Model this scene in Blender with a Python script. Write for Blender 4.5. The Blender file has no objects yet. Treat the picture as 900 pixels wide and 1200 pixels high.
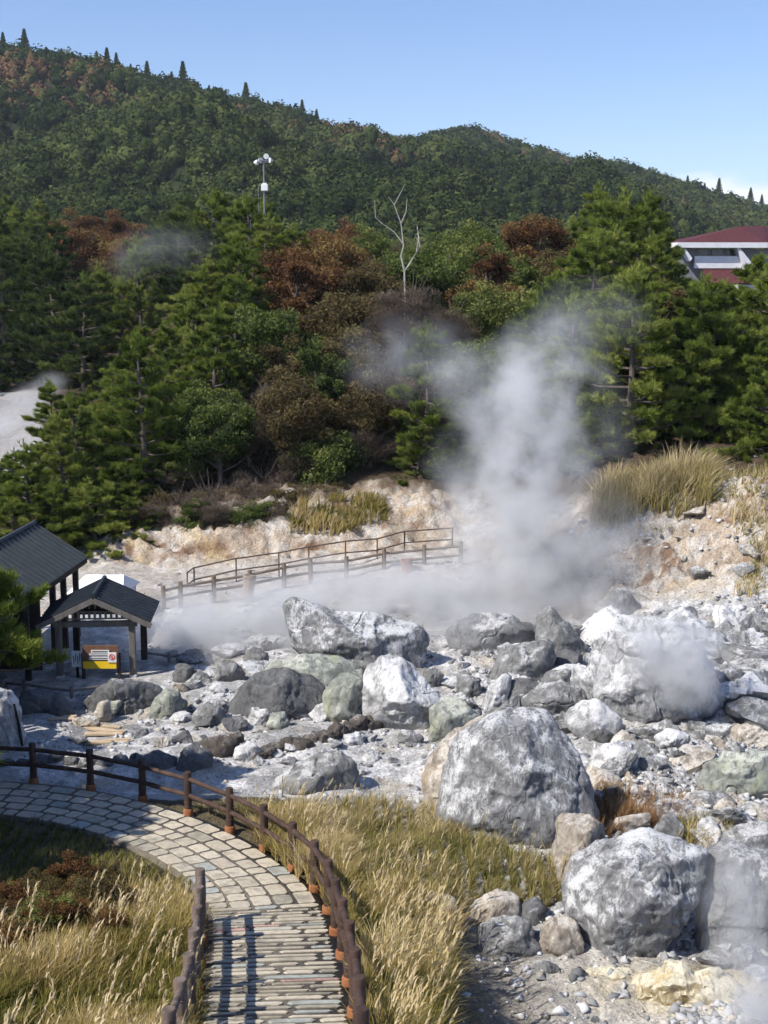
import bpy, math, random
import numpy as np
from mathutils import Vector, Matrix
random.seed(7); RNG = np.random.default_rng(11)
scene = bpy.context.scene
COL = scene.collection
# ------------------------------------------------------------------ camera
CAMZ = 12.0; FPX = 1600.0; PIT = math.radians(9.93)
cp, sp = math.cos(PIT), math.sin(PIT)
cam_d = bpy.data.cameras.new('camera'); cam = bpy.data.objects.new('camera', cam_d); COL.objects.link(cam)
cam.location = (0, 0, CAMZ); cam.rotation_euler = (math.radians(90) - PIT, 0, 0)
cam_d.sensor_fit = 'VERTICAL'; cam_d.sensor_height = 36; cam_d.lens = 48; cam_d.clip_end = 12000; cam_d.clip_start = .1
scene.camera = cam

def ray(px, py):
    u = (px-450)/FPX; v = (600-py)/FPX
    return np.array([u, cp+v*sp, -sp+v*cp])
def at(px, py, Y):
    d = ray(px, py); t = Y/d[1]
    return np.array([d[0]*t, Y, CAMZ+d[2]*t])
def proj(x, y, z):
    zz = z-CAMZ
    f = y*cp - zz*sp; up = y*sp + zz*cp
    return 450+FPX*x/f, 600-FPX*up/f
def slope(py):
    d = ray(450, py); return d[2]/d[1]

# ------------------------------------------------------------------ numpy noise
def _h(i, j, k, s):
    n = (i*374761393 + j*668265263 + k*2147483647 + s*1274126177) & 0xffffffff
    n = ((n ^ (n >> 13))*1274126177) & 0xffffffff
    n = ((n ^ (n >> 16))*2246822519) & 0xffffffff
    return ((n ^ (n >> 15)) & 0xffffff)/16777215.0
def vn(p, s=0):
    p = np.asarray(p, float); f = np.floor(p); i = f.astype(np.int64); w = p-f; w = w*w*(3-2*w)
    r = 0
    for a in (0, 1):
        for b in (0, 1):
            for c in (0, 1):
                r = r + _h(i[..., 0]+a, i[..., 1]+b, i[..., 2]+c, s)*(w[..., 0] if a else 1-w[..., 0])*(w[..., 1] if b else 1-w[..., 1])*(w[..., 2] if c else 1-w[..., 2])
    return r*2-1
def fbm(p, o=4, s=0, g=.5):
    r = 0; a = 1; p = np.asarray(p, float)
    for k in range(o):
        r = r+a*vn(p, s+k*17); p = p*2.03+13.7; a *= g
    return r
def ridge(p, o=4, s=0):
    r = 0; a = 1; p = np.asarray(p, float)
    for k in range(o):
        r = r+a*(1-2*np.abs(vn(p, s+k*17))); p = p*2.07+7.1; a *= .5
    return r
def sst(a, b, x):
    t = np.clip((x-a)/(b-a), 0, 1); return t*t*(3-2*t)

# ------------------------------------------------------------------ mesh helpers
def mesh_np(name, V, F, smooth=False, attr=None, colattr=None):
    V = np.asarray(V, np.float32); F = np.asarray(F, np.int32)
    m = bpy.data.meshes.new(name); k = F.shape[1]
    m.vertices.add(len(V)); m.vertices.foreach_set('co', V.ravel())
    m.loops.add(F.size); m.loops.foreach_set('vertex_index', F.ravel())
    m.polygons.add(len(F)); m.polygons.foreach_set('loop_start', np.arange(0, F.size, k, dtype=np.int32))
    try: m.polygons.foreach_set('loop_total', np.full(len(F), k, np.int32))
    except Exception: pass
    if smooth: m.polygons.foreach_set('use_smooth', np.ones(len(F), bool))
    if attr is not None:
        a = m.attributes.new('tint', 'FLOAT', 'POINT'); a.data.foreach_set('value', np.asarray(attr, np.float32).ravel())
    if colattr is not None:
        a = m.attributes.new('zone', 'FLOAT_COLOR', 'POINT')
        c = np.ones((len(V), 4), np.float32); c[:, :3] = colattr; a.data.foreach_set('color', c.ravel())
    m.update(calc_edges=True); m.validate()
    return m
def tag(o, label=None, cat=None, group=None, kind=None):
    if label: o['label'] = label
    if cat: o['category'] = cat
    if group: o['group'] = group
    if kind: o['kind'] = kind
    return o
def obj(name, mesh, mat=None, parent=None, loc=None):
    o = bpy.data.objects.new(name, mesh); COL.objects.link(o)
    if mat is not None and len(mesh.materials) == 0: mesh.materials.append(mat)
    if parent is not None: o.parent = parent
    if loc is not None: o.location = loc
    return o
def empty(name, loc, rz=0, **k):
    o = bpy.data.objects.new(name, None); COL.objects.link(o); o.location = loc; o.rotation_euler = (0, 0, rz)
    o.empty_display_size = .3
    return tag(o, **k)
def copy_tree(o, parent=None):
    c = o.copy(); COL.objects.link(c); c.parent = parent
    for ch in list(o.children): copy_tree(ch, c)
    return c
class MB:
    """collects polygons into one mesh"""
    def __init__(s): s.v = []; s.f = []; s.t = []
    def box(s, c, d, rz=0, rx=0, ry=0, tint=0, bev=0.0):
        M = Matrix.Translation(c) @ Matrix.Rotation(rz, 4, 'Z') @ Matrix.Rotation(ry, 4, 'Y') @ Matrix.Rotation(rx, 4, 'X')
        n = len(s.v); x, y, z = d[0]/2, d[1]/2, d[2]/2
        b = bev
        if b <= 0:
            for q in ((-x,-y,-z),(x,-y,-z),(x,y,-z),(-x,y,-z),(-x,-y,z),(x,-y,z),(x,y,z),(-x,y,z)): s.v.append(tuple(M @ Vector(q))); s.t.append(tint)
            for f in ((0,3,2,1),(4,5,6,7),(0,1,5,4),(1,2,6,5),(2,3,7,6),(3,0,4,7)): s.f.append([n+i for i in f])
        else:
            # chamfer the vertical edges and the top rim
            ring = [(-x+b,-y),(x-b,-y),(x,-y+b),(x,y-b),(x-b,y),(-x+b,y),(-x,y-b),(-x,-y+b)]
            k = 1-b/max(x, y)
            lv = [(1, -z), (1, z-b), (k, z)]
            for sc, zz in lv:
                for qx, qy in ring: s.v.append(tuple(M @ Vector((qx*sc, qy*sc, zz)))); s.t.append(tint)
            for l in range(2):
                for i in range(8): j = (i+1) % 8; s.f.append([n+l*8+i, n+l*8+j, n+l*8+8+j, n+l*8+8+i])
            s.f.append([n+7-i for i in range(8)]); s.f.append([n+16+i for i in range(8)])
        return s
    def tube(s, pts, rad, n=10, cap=True, wob=0, tint=0):
        pts = [Vector(p) for p in pts]; rad = rad if hasattr(rad, '__len__') else [rad]*len(pts)
        base = len(s.v)
        for i, p in enumerate(pts):
            d = (pts[min(i+1, len(pts)-1)]-pts[max(i-1, 0)]).normalized()
            a = d.cross(Vector((0, 0, 1)) if abs(d.z) < .9 else Vector((0, 1, 0))).normalized(); b = d.cross(a)
            for k in range(n):
                w = 2*math.pi*k/n; r = rad[i]*(1+wob*(random.random()-.5))
                s.v.append(tuple(p+a*math.cos(w)*r+b*math.sin(w)*r)); s.t.append(tint)
        for i in range(len(pts)-1):
            for k in range(n):
                a = base+i*n+k; b = base+i*n+(k+1) % n; s.f.append([a, b, b+n, a+n])
        if cap:
            s.f.append([base+n-1-k for k in range(n)]); e = base+(len(pts)-1)*n; s.f.append([e+k for k in range(n)])
        return s
    def poly(s, pts, tint=0):
        n = len(s.v)
        for p in pts: s.v.append(tuple(p)); s.t.append(tint)
        s.f.append(list(range(n, n+len(pts)))); return s
    def slab(s, a, b, c, d, th, tint=0):
        """thick quad: corners a b c d (counter-clockwise from above) extruded down by th"""
        a, b, c, d = [Vector(q) for q in (a, b, c, d)]
        nn = (b-a).cross(d-a).normalized()*th; n = len(s.v)
        for q in (a, b, c, d, a-nn, b-nn, c-nn, d-nn): s.v.append(tuple(q)); s.t.append(tint)
        for f in ((0,1,2,3),(7,6,5,4),(0,4,5,1),(1,5,6,2),(2,6,7,3),(3,7,4,0)): s.f.append([n+i for i in f])
        return s
    def build(s, name, mat, parent=None, smooth=False, loc=None):
        m = bpy.data.meshes.new(name); m.from_pydata(s.v, [], s.f)
        if smooth:
            m.polygons.foreach_set('use_smooth', [True]*len(m.polygons))
            try: m.set_sharp_from_angle(angle=math.radians(50))
            except Exception: pass
        a = m.attributes.new('tint', 'FLOAT', 'POINT'); a.data.foreach_set('value', s.t)
        m.update()
        return obj(name, m, mat, parent, loc)

# ------------------------------------------------------------------ materials
class N:
    def __init__(s, name):
        s.m = bpy.data.materials.new(name); s.m.use_nodes = True; s.nt = s.m.node_tree; s.nt.nodes.clear()
        s.out = s.nt.nodes.new('ShaderNodeOutputMaterial')
    def n(s, t, **k):
        x = s.nt.nodes.new('ShaderNode'+t)
        for a, b in k.items():
            if a in x.inputs.keys(): x.inputs[a].default_value = b
            else: setattr(x, a, b)
        return x
    def l(s, a, b): s.nt.links.new(a, b)
    def noise(s, vec, scale, detail=4, rough=.55, dist=0):
        x = s.n('TexNoise'); x.inputs['Scale'].default_value = scale; x.inputs['Detail'].default_value = detail
        x.inputs['Roughness'].default_value = rough; x.inputs['Distortion'].default_value = dist
        if vec is not None: s.l(vec, x.inputs['Vector'])
        return x.outputs['Fac']
    def ramp(s, fac, stops):
        r = s.n('ValToRGB'); e = r.color_ramp.elements
        while len(e) > 1: e.remove(e[0])
        e[0].position = stops[0][0]; e[0].color = (*col3(stops[0][1]), 1)
        for p, c in stops[1:]:
            q = e.new(p); q.color = (*col3(c), 1)
        s.l(fac, r.inputs['Fac']); return r.outputs['Color']
    def mix(s, fac, a, b, bt='MIX'):
        x = s.n('Mix'); x.data_type = 'RGBA'; x.blend_type = bt
        for i, v in ((0, fac), (6, a), (7, b)):
            if isinstance(v, bpy.types.NodeSocket): s.l(v, x.inputs[i])
            elif i == 0: x.inputs[0].default_value = v
            else: x.inputs[i].default_value = (*col3(v), 1)
        return x.outputs[2]
    def math(s, op, a, b=0, clamp=False):
        x = s.n('Math'); x.operation = op; x.use_clamp = clamp
        for i, v in ((0, a), (1, b)):
            if isinstance(v, bpy.types.NodeSocket): s.l(v, x.inputs[i])
            else: x.inputs[i].default_value = v
        return x.outputs[0]
    def bump(s, h, strength, dist):
        b = s.n('Bump'); b.inputs['Strength'].default_value = strength; b.inputs['Distance'].default_value = dist
        s.l(h, b.inputs['Height']); return b.outputs[0]
    def surf(s, col, rough=.9, normal=None, spec=.2, metal=0):
        p = s.n('BsdfPrincipled'); p.inputs['Roughness'].default_value = rough
        p.inputs['Specular IOR Level'].default_value = spec; p.inputs['Metallic'].default_value = metal
        if isinstance(col, bpy.types.NodeSocket): s.l(col, p.inputs['Base Color'])
        else: p.inputs['Base Color'].default_value = (*col3(col), 1)
        if normal is not None: s.l(normal, p.inputs['Normal'])
        s.l(p.outputs[0], s.out.inputs['Surface']); return s.m
def col3(c): return (c, c, c) if isinstance(c, (int, float)) else tuple(c)[:3]

def m_plain(name, a, b, scale=6, rough=.8, spec=.2, bump=.3, dist=.01, stretch=None, metal=0):
    M = N(name); tc = M.n('TexCoord'); v = tc.outputs['Object']
    if stretch:
        mp = M.n('Mapping'); mp.inputs['Scale'].default_value = stretch; M.l(v, mp.inputs['Vector']); v = mp.outputs[0]
    f = M.noise(v, scale, 6, .6); c = M.ramp(f, [(.3, a), (.7, b)])
    at_ = M.n('Attribute'); at_.attribute_name = 'tint'
    k = M.math('ADD', M.math('MULTIPLY', at_.outputs['Fac'], .5), 1.0)
    cc = M.n('VectorMath'); cc.operation = 'SCALE'; M.l(c, cc.inputs[0]); M.l(k, cc.inputs['Scale'])
    f2 = M.noise(v, scale*5, 4, .6)
    return M.surf(cc.outputs[0], rough, M.bump(f2, bump, dist), spec, metal)

def m_rock(name, base, crust, dark, amount, stain=None, scale=1.0, crusttop=.22):
    """grey volcanic boulder with pale mineral crust"""
    M = N(name); tc = M.n('TexCoord'); v = tc.outputs['Object']; g = M.n('NewGeometry')
    oi = M.n('ObjectInfo'); av = M.n('VectorMath'); av.operation = 'ADD'
    sc = M.n('VectorMath'); sc.operation = 'SCALE'; sc.inputs[0].default_value = (37, 91, 53); M.l(oi.outputs['Random'], sc.inputs['Scale'])
    ms = M.n('Mapping'); ms.inputs['Scale'].default_value = (1.15, 1.15, .62); ms.inputs['Rotation'].default_value = (.3, .35, 0); M.l(v, ms.inputs['Vector']); M.l(ms.outputs[0], av.inputs[0]); M.l(sc.outputs[0], av.inputs[1]); v = av.outputs[0]
    big = M.noise(v, 1.1*scale, 5, .6, .4); mid = M.noise(v, 4.0*scale, 8, .72, .8); fine = M.noise(v, 22*scale, 5, .7)
    body = M.ramp(mid, [(.28, dark), (.45, base), (.62, tuple(min(1, x*1.35) for x in col3(base))), (.8, tuple(x*.75 for x in col3(base)))])
    sx = M.n('SeparateXYZ'); M.l(g.outputs['Normal'], sx.inputs[0])
    up = M.math('MULTIPLY', sx.outputs['Z'], crusttop)
    k = M.math('ADD', M.math('ADD', M.math('MULTIPLY', big, 1.15), M.math('MULTIPLY', mid, .9)), up)
    k = M.math('ADD', k, M.math('MULTIPLY', fine, .95))
    k = M.math('MULTIPLY', M.math('SUBTRACT', k, 1.92-amount), 6.0, True)
    c = M.mix(k, body, crust)
    spk = M.math('MULTIPLY', M.math('SUBTRACT', fine, .56), 9, True)
    c = M.mix(M.math('MULTIPLY', spk, .7), c, dark)
    if stain:
        st = M.math('MULTIPLY', M.math('SUBTRACT', M.noise(v, 1.7*scale, 4, .6, .3), .56), 7, True)
        c = M.mix(M.math('MULTIPLY', st, .75), c, stain)
    # cracks
    vo = M.n('TexVoronoi'); vo.feature = 'DISTANCE_TO_EDGE'; vo.inputs['Scale'].default_value = 1.3*scale
    wv = M.n('VectorMath'); wv.operation = 'ADD'; nz = M.n('TexNoise'); nz.inputs['Scale'].default_value = 2.5; M.l(v, nz.inputs['Vector'])
    M.l(v, wv.inputs[0]); M.l(nz.outputs['Color'], wv.inputs[1]); M.l(wv.outputs[0], vo.inputs['Vector'])
    cr = M.math('MULTIPLY', vo.outputs['Distance'], 14, True)
    cr = M.math('MAXIMUM', cr, M.math('MULTIPLY', M.math('SUBTRACT', big, .40), 9, True))
    c = M.mix(M.math('ADD', M.math('MULTIPLY', cr, .45), .55), dark, c)
    h = M.math('ADD', M.math('MULTIPLY', mid, .8), M.math('MULTIPLY', fine, .35))
    h = M.math('ADD', h, M.math('MULTIPLY', cr, .25))
    return M.surf(c, .92, M.bump(h, .9, .10), .15)

def m_leaf(name, stops, rnd=.35, trans=.30, hue=None):
    """foliage: clump tint plus per-object variation"""
    M = N(name); a = M.n('Attribute'); a.attribute_name = 'tint'; oi = M.n('ObjectInfo')
    f = M.math('ADD', a.outputs['Fac'], M.math('MULTIPLY', M.math('SUBTRACT', oi.outputs['Random'], .5), rnd), True)
    c = M.ramp(f, stops)
    d = M.n('BsdfDiffuse'); t = M.n('BsdfTranslucent'); mx = M.n('MixShader'); mx.inputs[0].default_value = trans
    M.l(c, d.inputs['Color']); M.l(c, t.inputs['Color']); M.l(d.outputs[0], mx.inputs[1]); M.l(t.outputs[0], mx.inputs[2])
    M.l(mx.outputs[0], M.out.inputs['Surface']); return M.m

# ------------------------------------------------------------------ terrain height
ZP_Y = [-30, 0, 8, 13, 17, 23.2, 26, 28, 30, 100]; ZP_Z = [9, 8.2, 4.6, 3.0, 2.0, .7, .25, .08, 0, 0]
def zp(y): return np.interp(y, ZP_Y, ZP_Z)
PC = [(-1.2, 8.), (-1.25, 12.), (-1.46, 17.), (-1.86, 21.), (-2.2, 23.2), (-2.84, 25.1), (-3.95, 26.95), (-5.25, 28.3), (-6.95, 29.4), (-8.9, 30.0), (-11.4, 30.15), (-15., 30.1)]
def catmull(P, step=.1):
    P = [np.array(p, float) for p in P]; P = [2*P[0]-P[1]]+P+[2*P[-1]-P[-2]]; out = []
    for i in range(1, len(P)-2):
        n = max(2, int(np.linalg.norm(P[i+1]-P[i])/step))
        for k in range(n):
            t = k/n; out.append(.5*((2*P[i])+(-P[i-1]+P[i+1])*t+(2*P[i-1]-5*P[i]+4*P[i+1]-P[i+2])*t*t+(-P[i-1]+3*P[i]-3*P[i+1]+P[i+2])*t**3))
    out.append(P[-2]); return np.array(out)
PATH = catmull(PC); PD = np.gradient(PATH, axis=0); PD /= np.linalg.norm(PD, axis=1)[:, None]
PN = np.stack([PD[:, 1], -PD[:, 0]], 1)           # right-hand side (basin side)
PS = np.concatenate([[0], np.cumsum(np.linalg.norm(np.diff(PATH, axis=0), axis=1))])
def pathpos(s, off):
    x = np.interp(s, PS, PATH[:, 0])+np.interp(s, PS, PN[:, 0])*off
    y = np.interp(s, PS, PATH[:, 1])+np.interp(s, PS, PN[:, 1])*off
    return x, y
HW = 1.0
def pathdist(x, y):
    """signed lateral distance to the path centre (positive on the basin side), coarse"""
    x = np.asarray(x, float); y = np.asarray(y, float); best = np.full(x.shape, 1e9); sg = np.ones(x.shape)
    for i in range(0, len(PATH), 4):
        dx = x-PATH[i, 0]; dy = y-PATH[i, 1]; d = np.hypot(dx, dy); side = dx*PN[i, 0]+dy*PN[i, 1]
        m = d < best; best = np.where(m, d, best); sg = np.where(m, np.sign(side), sg)
    return best*sg
COLS = {
 -350: [(34,0),(50,0),(62,0),(80,1.5),(95,3),(110,4),(150,10),(200,14),(250,12),(400,55),(600,112),(850,70),(1200,0)],
 0:   [(34,0),(50,0),(62,0),(80,1.2),(95,2.6),(110,3.6),(150,9),(200,13),(250,10),(400,52),(600,104),(850,60),(1200,0)],
 150: [(34,0),(50,0),(55,.1),(58,1.5),(66,2.2),(85,3.6),(100,3.4),(130,5.5),(160,10),(200,14),(250,11),(400,46),(600,93),(850,60),(1200,0)],
 300: [(34,0),(50,0),(55,.2),(58,2.0),(62,2.8),(66,3.8),(80,7.5),(95,10.6),(110,9.5),(150,9),(200,13),(250,12),(400,38),(600,77),(850,60),(1200,0)],
 450: [(34,0),(50,.1),(53,.5),(56,.8),(59,2.6),(66,4.2),(80,8),(95,10.5),(110,10),(150,9),(200,11),(250,12),(400,33),(600,63.5),(850,78),(1200,0)],
 540: [(34,0),(50,.2),(56,.7),(60,2.4),(66,4),(80,8),(95,11),(110,10),(150,9),(250,11),(400,28),(600,53),(850,93),(1200,0)],
 600: [(34,0),(48,.2),(54,.6),(60,2.6),(66,4.5),(80,8),(95,10.5),(110,9.5),(150,8),(250,10),(400,26),(600,47),(850,81),(1200,0)],
 690: [(34,0),(44,.3),(47,.7),(49.5,2.4),(54,3.4),(60,4.8),(75,7.6),(90,10),(110,9),(150,8),(250,10),(400,22),(600,40),(850,74),(1200,0)],
 750: [(34,.0),(40,.3),(45,.7),(47,1.3),(50,3.5),(55,4.4),(70,6.8),(88,9.6),(110,9),(150,8),(250,10),(400,20),(600,36),(850,68),(1200,0)],
 900: [(34,.1),(40,.8),(43.5,1.5),(46,2.4),(49,4.3),(55,5.0),(70,7),(90,8.6),(110,8),(150,7.5),(250,9),(400,14),(600,19),(850,46),(1200,0)],
 1250: [(34,.3),(40,1.5),(44,3),(49,5),(55,6),(70,8),(90,9),(110,8),(150,7),(250,9),(400,10),(600,15),(850,30),(1200,0)]}
_K = sorted(COLS); _LY = np.log(np.concatenate([np.linspace(34, 120, 300), np.geomspace(121, 1200, 200)]))
_T = np.array([np.interp(_LY, np.log([a for a, b in COLS[k]]), [b for a, b in COLS[k]]) for k in _K])
def _sm(a, w):
    k = np.hanning(w+2)[1:-1]; k /= k.sum(); p = np.pad(a, (w//2, w//2), mode='edge'); return np.convolve(p, k, 'valid')[:len(a)]
_T = np.array([_sm(r, 7) for r in _T])
_UG = np.linspace(_K[0], _K[-1], 161); _T = np.array([np.interp(_UG, _K, _T[:, j]) for j in range(_T.shape[1])]).T
_T = np.array([_sm(_T[:, j], 7) for j in range(_T.shape[1])]).T
def bank(x, y):
    """0..1 where the steep ochre banks are"""
    px = 450+FPX*(x/np.maximum(y, 5))
    a = sst(0, 1, 1-np.abs(px-330)/260)*0
    left = sst(80, 150, px)*(1-sst(520, 560, px))*sst(54.2, 55.5, y)*(1-sst(59, 61.5, y))
    right = sst(600, 720, px)*sst(44, 46.5, y+np.clip(690-px, 0, 90)*.05)*(1-sst(50, 52, y-np.clip(720-px, 0, 120)*.05))
    return np.clip(left+right+a, 0, 1)
def H(x, y, detail=True):
    x = np.asarray(x, float); y = np.asarray(y, float)
    px = np.clip(450+FPX*x/np.maximum(y, 20), _K[0], _K[-1]-.01)
    # mountain columns use the horizontal bearing; fade beyond the frame is flat
    iu = (px-_K[0])/(_K[-1]-_K[0])*160; i0 = np.clip(iu.astype(int), 0, 159); fu = iu-i0
    ly = np.log(np.clip(y, 34, 1199.9)); iy = np.interp(ly, _LY, np.arange(len(_LY))); j0 = np.clip(iy.astype(int), 0, len(_LY)-2); fy = iy-j0
    zc = (_T[i0, j0]*(1-fu)+_T[i0+1, j0]*fu)*(1-fy)+(_T[i0, j0+1]*(1-fu)+_T[i0+1, j0+1]*fu)*fy
    pd = pathdist(x, np.clip(y, 8, 34)) if x.size else 0
    near = zp(y)*(1-sst(HW+.15, HW+3.2, pd))
    w = sst(31, 36, y)
    z = near*(1-w)+zc*w*sst(31, 36, y)
    z = np.where(y > 36, zc, z)
    # hummock of grass right of the path, slight hollow bottom right
    z = z+.35*np.exp(-((x-1.2)**2/5+(y-25.5)**2/7))
    z = np.where(y > 1150, z*0+(z)*(1-sst(1150, 1200, y)), z)
    if detail:
        P = np.stack([x, y, 0*x], -1)
        off = sst(HW+.1, HW+1.2, np.abs(pd))*(1-.0*w) if True else 1
        off = np.where(y > 33, 1, off)
        kio = 1-np.exp(-(((x+8.4)/2.6)**4+((y-40.5)/2.6)**4))
        hallm = 1-np.exp(-(((x+12.5)/3.2)**4+((y-40)/6)**4))
        A = off*kio*hallm
        basin = (1-sst(58, 66, y))
        z = z+A*basin*(.16*fbm(P*.55, 3, 3)+.055*ridge(P*2.3, 4, 9)*sst(-2, 3, x)+.03*fbm(P*3, 3, 5))
        rr = np.exp(-(((x-6.5)/4)**2+((y-31)/6)**2))
        z = z+A*rr*.14*ridge(P*1.3, 4, 21)
        b = bank(x, y); z = z+b*(.20*ridge(P*np.array([.55, 1.1, 1]), 4, 31)-.1+.17*ridge(P*2.1, 4, 33)+.05*fbm(P*7, 3, 35))
        z = z+sst(60, 90, y)*(1-sst(200, 300, y))*.5*fbm(P*.15, 3, 2)+sst(250, 400, y)*(9*fbm(P*.016, 4, 8)+8*ridge(P*.009, 3, 6)-3)*(1-.75*sst(470, 580, y))*(1-sst(1000, 1200, y))
    return z
def hz(x, y, detail=True): return float(H(np.array([x]), np.array([y]), detail)[0])
_marchY = np.concatenate([np.arange(9, 70, .1), np.arange(70, 300, 1)])
def G(px, py):
    """ground point seen at a pixel"""
    s = slope(py); d = ray(px, py); x = d[0]/d[1]*_marchY; z = CAMZ+s*_marchY
    h = H(x, _marchY); k = np.argmax(h > z)
    if not (h > z).any(): k = len(_marchY)-1
    return np.array([x[k], _marchY[k], h[k]])
def inpoly(px, py, poly):
    poly = np.array(poly, float); n = len(poly); r = np.zeros(np.shape(px), bool); j = n-1
    for i in range(n):
        xi, yi = poly[i]; xj, yj = poly[j]
        c = ((yi > py) != (yj > py)) & (px < (xj-xi)*(py-yi)/(yj-yi+1e-9)+xi); r ^= c; j = i
    return r
def scatter(poly, ymin, ymax, xmin, xmax, n, rng):
    """random ground points whose base projects inside an image polygon"""
    x = rng.uniform(xmin, xmax, n); y = rng.uniform(ymin, ymax, n); z = H(x, y)
    px, py = proj(x, y, z); m = inpoly(px, py, poly)
    return x[m], y[m], z[m]

# ------------------------------------------------------------------ terrain sheet
ys = np.concatenate([np.linspace(-40, 13, 40), np.arange(13.2, 64, .13), np.geomspace(64, 200, 150)[1:], np.geomspace(200, 1200, 150)[1:], np.geomspace(1200, 9000, 20)[1:]])
us = np.concatenate([np.linspace(-1.6, -.42, 36)[:-1], np.linspace(-.42, .42, 420), np.linspace(.42, 1.6, 36)[1:]])
YY, UU = np.meshgrid(ys, us, indexing='ij'); XX = UU*(np.maximum(YY, 0)+9)
ZZ = H(XX.ravel(), YY.ravel())
X_, Y_ = XX.ravel(), YY.ravel()
# keep the ground just under the paving
pd_ = np.where((Y_ > 7) & (Y_ < 33), pathdist(X_, Y_), 99)
ZZ = np.where(np.abs(pd_) < HW+.22, np.minimum(ZZ, zp(Y_)-.06), ZZ)
P_ = np.stack([X_, Y_, ZZ], -1)
def lerp(a, b, t): return a*(1-t[:, None])+np.array(b)*t[:, None]
n1 = fbm(P_*.7, 4, 40); n2 = fbm(P_*3.1, 4, 41); n3 = fbm(P_*9, 3, 42)
C = np.tile(np.array([.50, .485, .46]), (len(P_), 1))
C = lerp(C, (.76, .74, .72), sst(-.1, .5, n2+.4*n3))
C = lerp(C, (.27, .265, .26), sst(.25, .8, n1-.35*n2)*.75)
C = lerp(C, (.52, .44, .32), sst(.3, .9, fbm(P_*.9+50, 3, 43)+.2*n3)*.6)
# gravel flat bottom right
gr = np.exp(-(((X_-2.6)/2.4)**4+((Y_-20.0)/2.9)**4)); C = lerp(C, (.56, .52, .46), gr*.7)
# sulphur crust bottom right
su = np.exp(-(((X_-5.3)/1.5)**2+((Y_-21.6)/.75)**2)); C = lerp(C, (.66, .52, .26), np.clip(su*1.3*(.7+.6*n2), 0, 1)); C = lerp(C, (.80, .74, .56), np.clip(np.exp(-(((X_-5.7)/.9)**2+((Y_-21.0)/.5)**2))*1.2, 0, 1))
# soil by the path and under the grass
so = sst(6, 2.5, np.abs(pd_))*(pd_ < 90); so = np.where(pd_ < 0, sst(-14, -12, pd_), so); C = lerp(C, (.13, .105, .065), np.clip(so*1.0, 0, 1)*(Y_ < 30))
# banks
b_ = np.clip(bank(X_, Y_)*1.2, 0, 1)
bc = lerp(np.tile(np.array([.56, .45, .34]), (len(P_), 1)), (.72, .66, .58), sst(-.1, .5, n2+.5*n1)); bc = lerp(bc, (.30, .19, .12), sst(.25, .7, fbm(P_*1.4+9, 4, 44)))
bc = lerp(bc, (.64, .47, .24), sst(.35, .6, fbm(P_*.6+3, 3, 47))*.55)
C = C*(1-b_[:, None])+.86*bc*b_[:, None]
tn = sst(46, 50, Y_)*(1-sst(56, 58, Y_)); C = lerp(C, (.50, .42, .33), tn*.5*(1-b_))
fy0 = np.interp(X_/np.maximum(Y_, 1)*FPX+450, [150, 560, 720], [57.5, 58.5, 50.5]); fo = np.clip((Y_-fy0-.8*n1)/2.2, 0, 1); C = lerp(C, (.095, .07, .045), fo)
pxx = X_/np.maximum(Y_, 1)*FPX+450; wp = sst(64, 34, pxx)*sst(64, 68, Y_)*(1-sst(99, 104, Y_))*.8; C = lerp(C, (.40, .385, .37), np.clip(wp*1.4, 0, 1))
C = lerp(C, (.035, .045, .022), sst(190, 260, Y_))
C = np.clip(C, .01, .85)
nu = len(us); ii, jj = np.meshgrid(np.arange(len(ys)-1), np.arange(nu-1), indexing='ij'); a = (ii*nu+jj).ravel()
TM = mesh_np('ground', P_, np.stack([a, a+1, a+nu+1, a+nu], 1), smooth=True, colattr=C)
def m_ground():
    M = N('clay ground'); g = M.n('NewGeometry'); v = g.outputs['Position']; z = M.n('Attribute'); z.attribute_name = 'zone'
    f = M.noise(v, 14, 6, .7, .3); m2 = M.noise(v, 3.2, 6, .65, .5); g3 = M.noise(v, 55, 3, .6)
    c = M.mix(1.0, z.outputs['Color'], M.ramp(f, [(.3, .42), (.5, .95), (.68, 1.25)]), 'MULTIPLY')
    c = M.mix(1.0, c, M.ramp(m2, [(.3, .62), (.48, 1.0), (.75, 1.15)]), 'MULTIPLY')
    vo = M.n('TexVoronoi'); vo.inputs['Scale'].default_value = 4; wv = M.n('VectorMath'); wv.operation = 'ADD'; nz = M.n('TexNoise'); nz.inputs['Scale'].default_value = 6; nz.inputs['Detail'].default_value = 5; M.l(v, nz.inputs['Vector']); M.l(v, wv.inputs[0]); M.l(nz.outputs['Color'], wv.inputs[1]); M.l(wv.outputs[0], vo.inputs['Vector'])
    h = M.math('ADD', M.math('ADD', f, M.math('MULTIPLY', m2, 1.6)), M.math('MULTIPLY', g3, .3))
    h = M.math('SUBTRACT', h, M.math('MULTIPLY', vo.outputs['Distance'], .5))
    return M.surf(c, .95, M.bump(h, .8, .09), .1)
ground = tag(obj('ground', TM, m_ground()), kind='structure')

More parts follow.
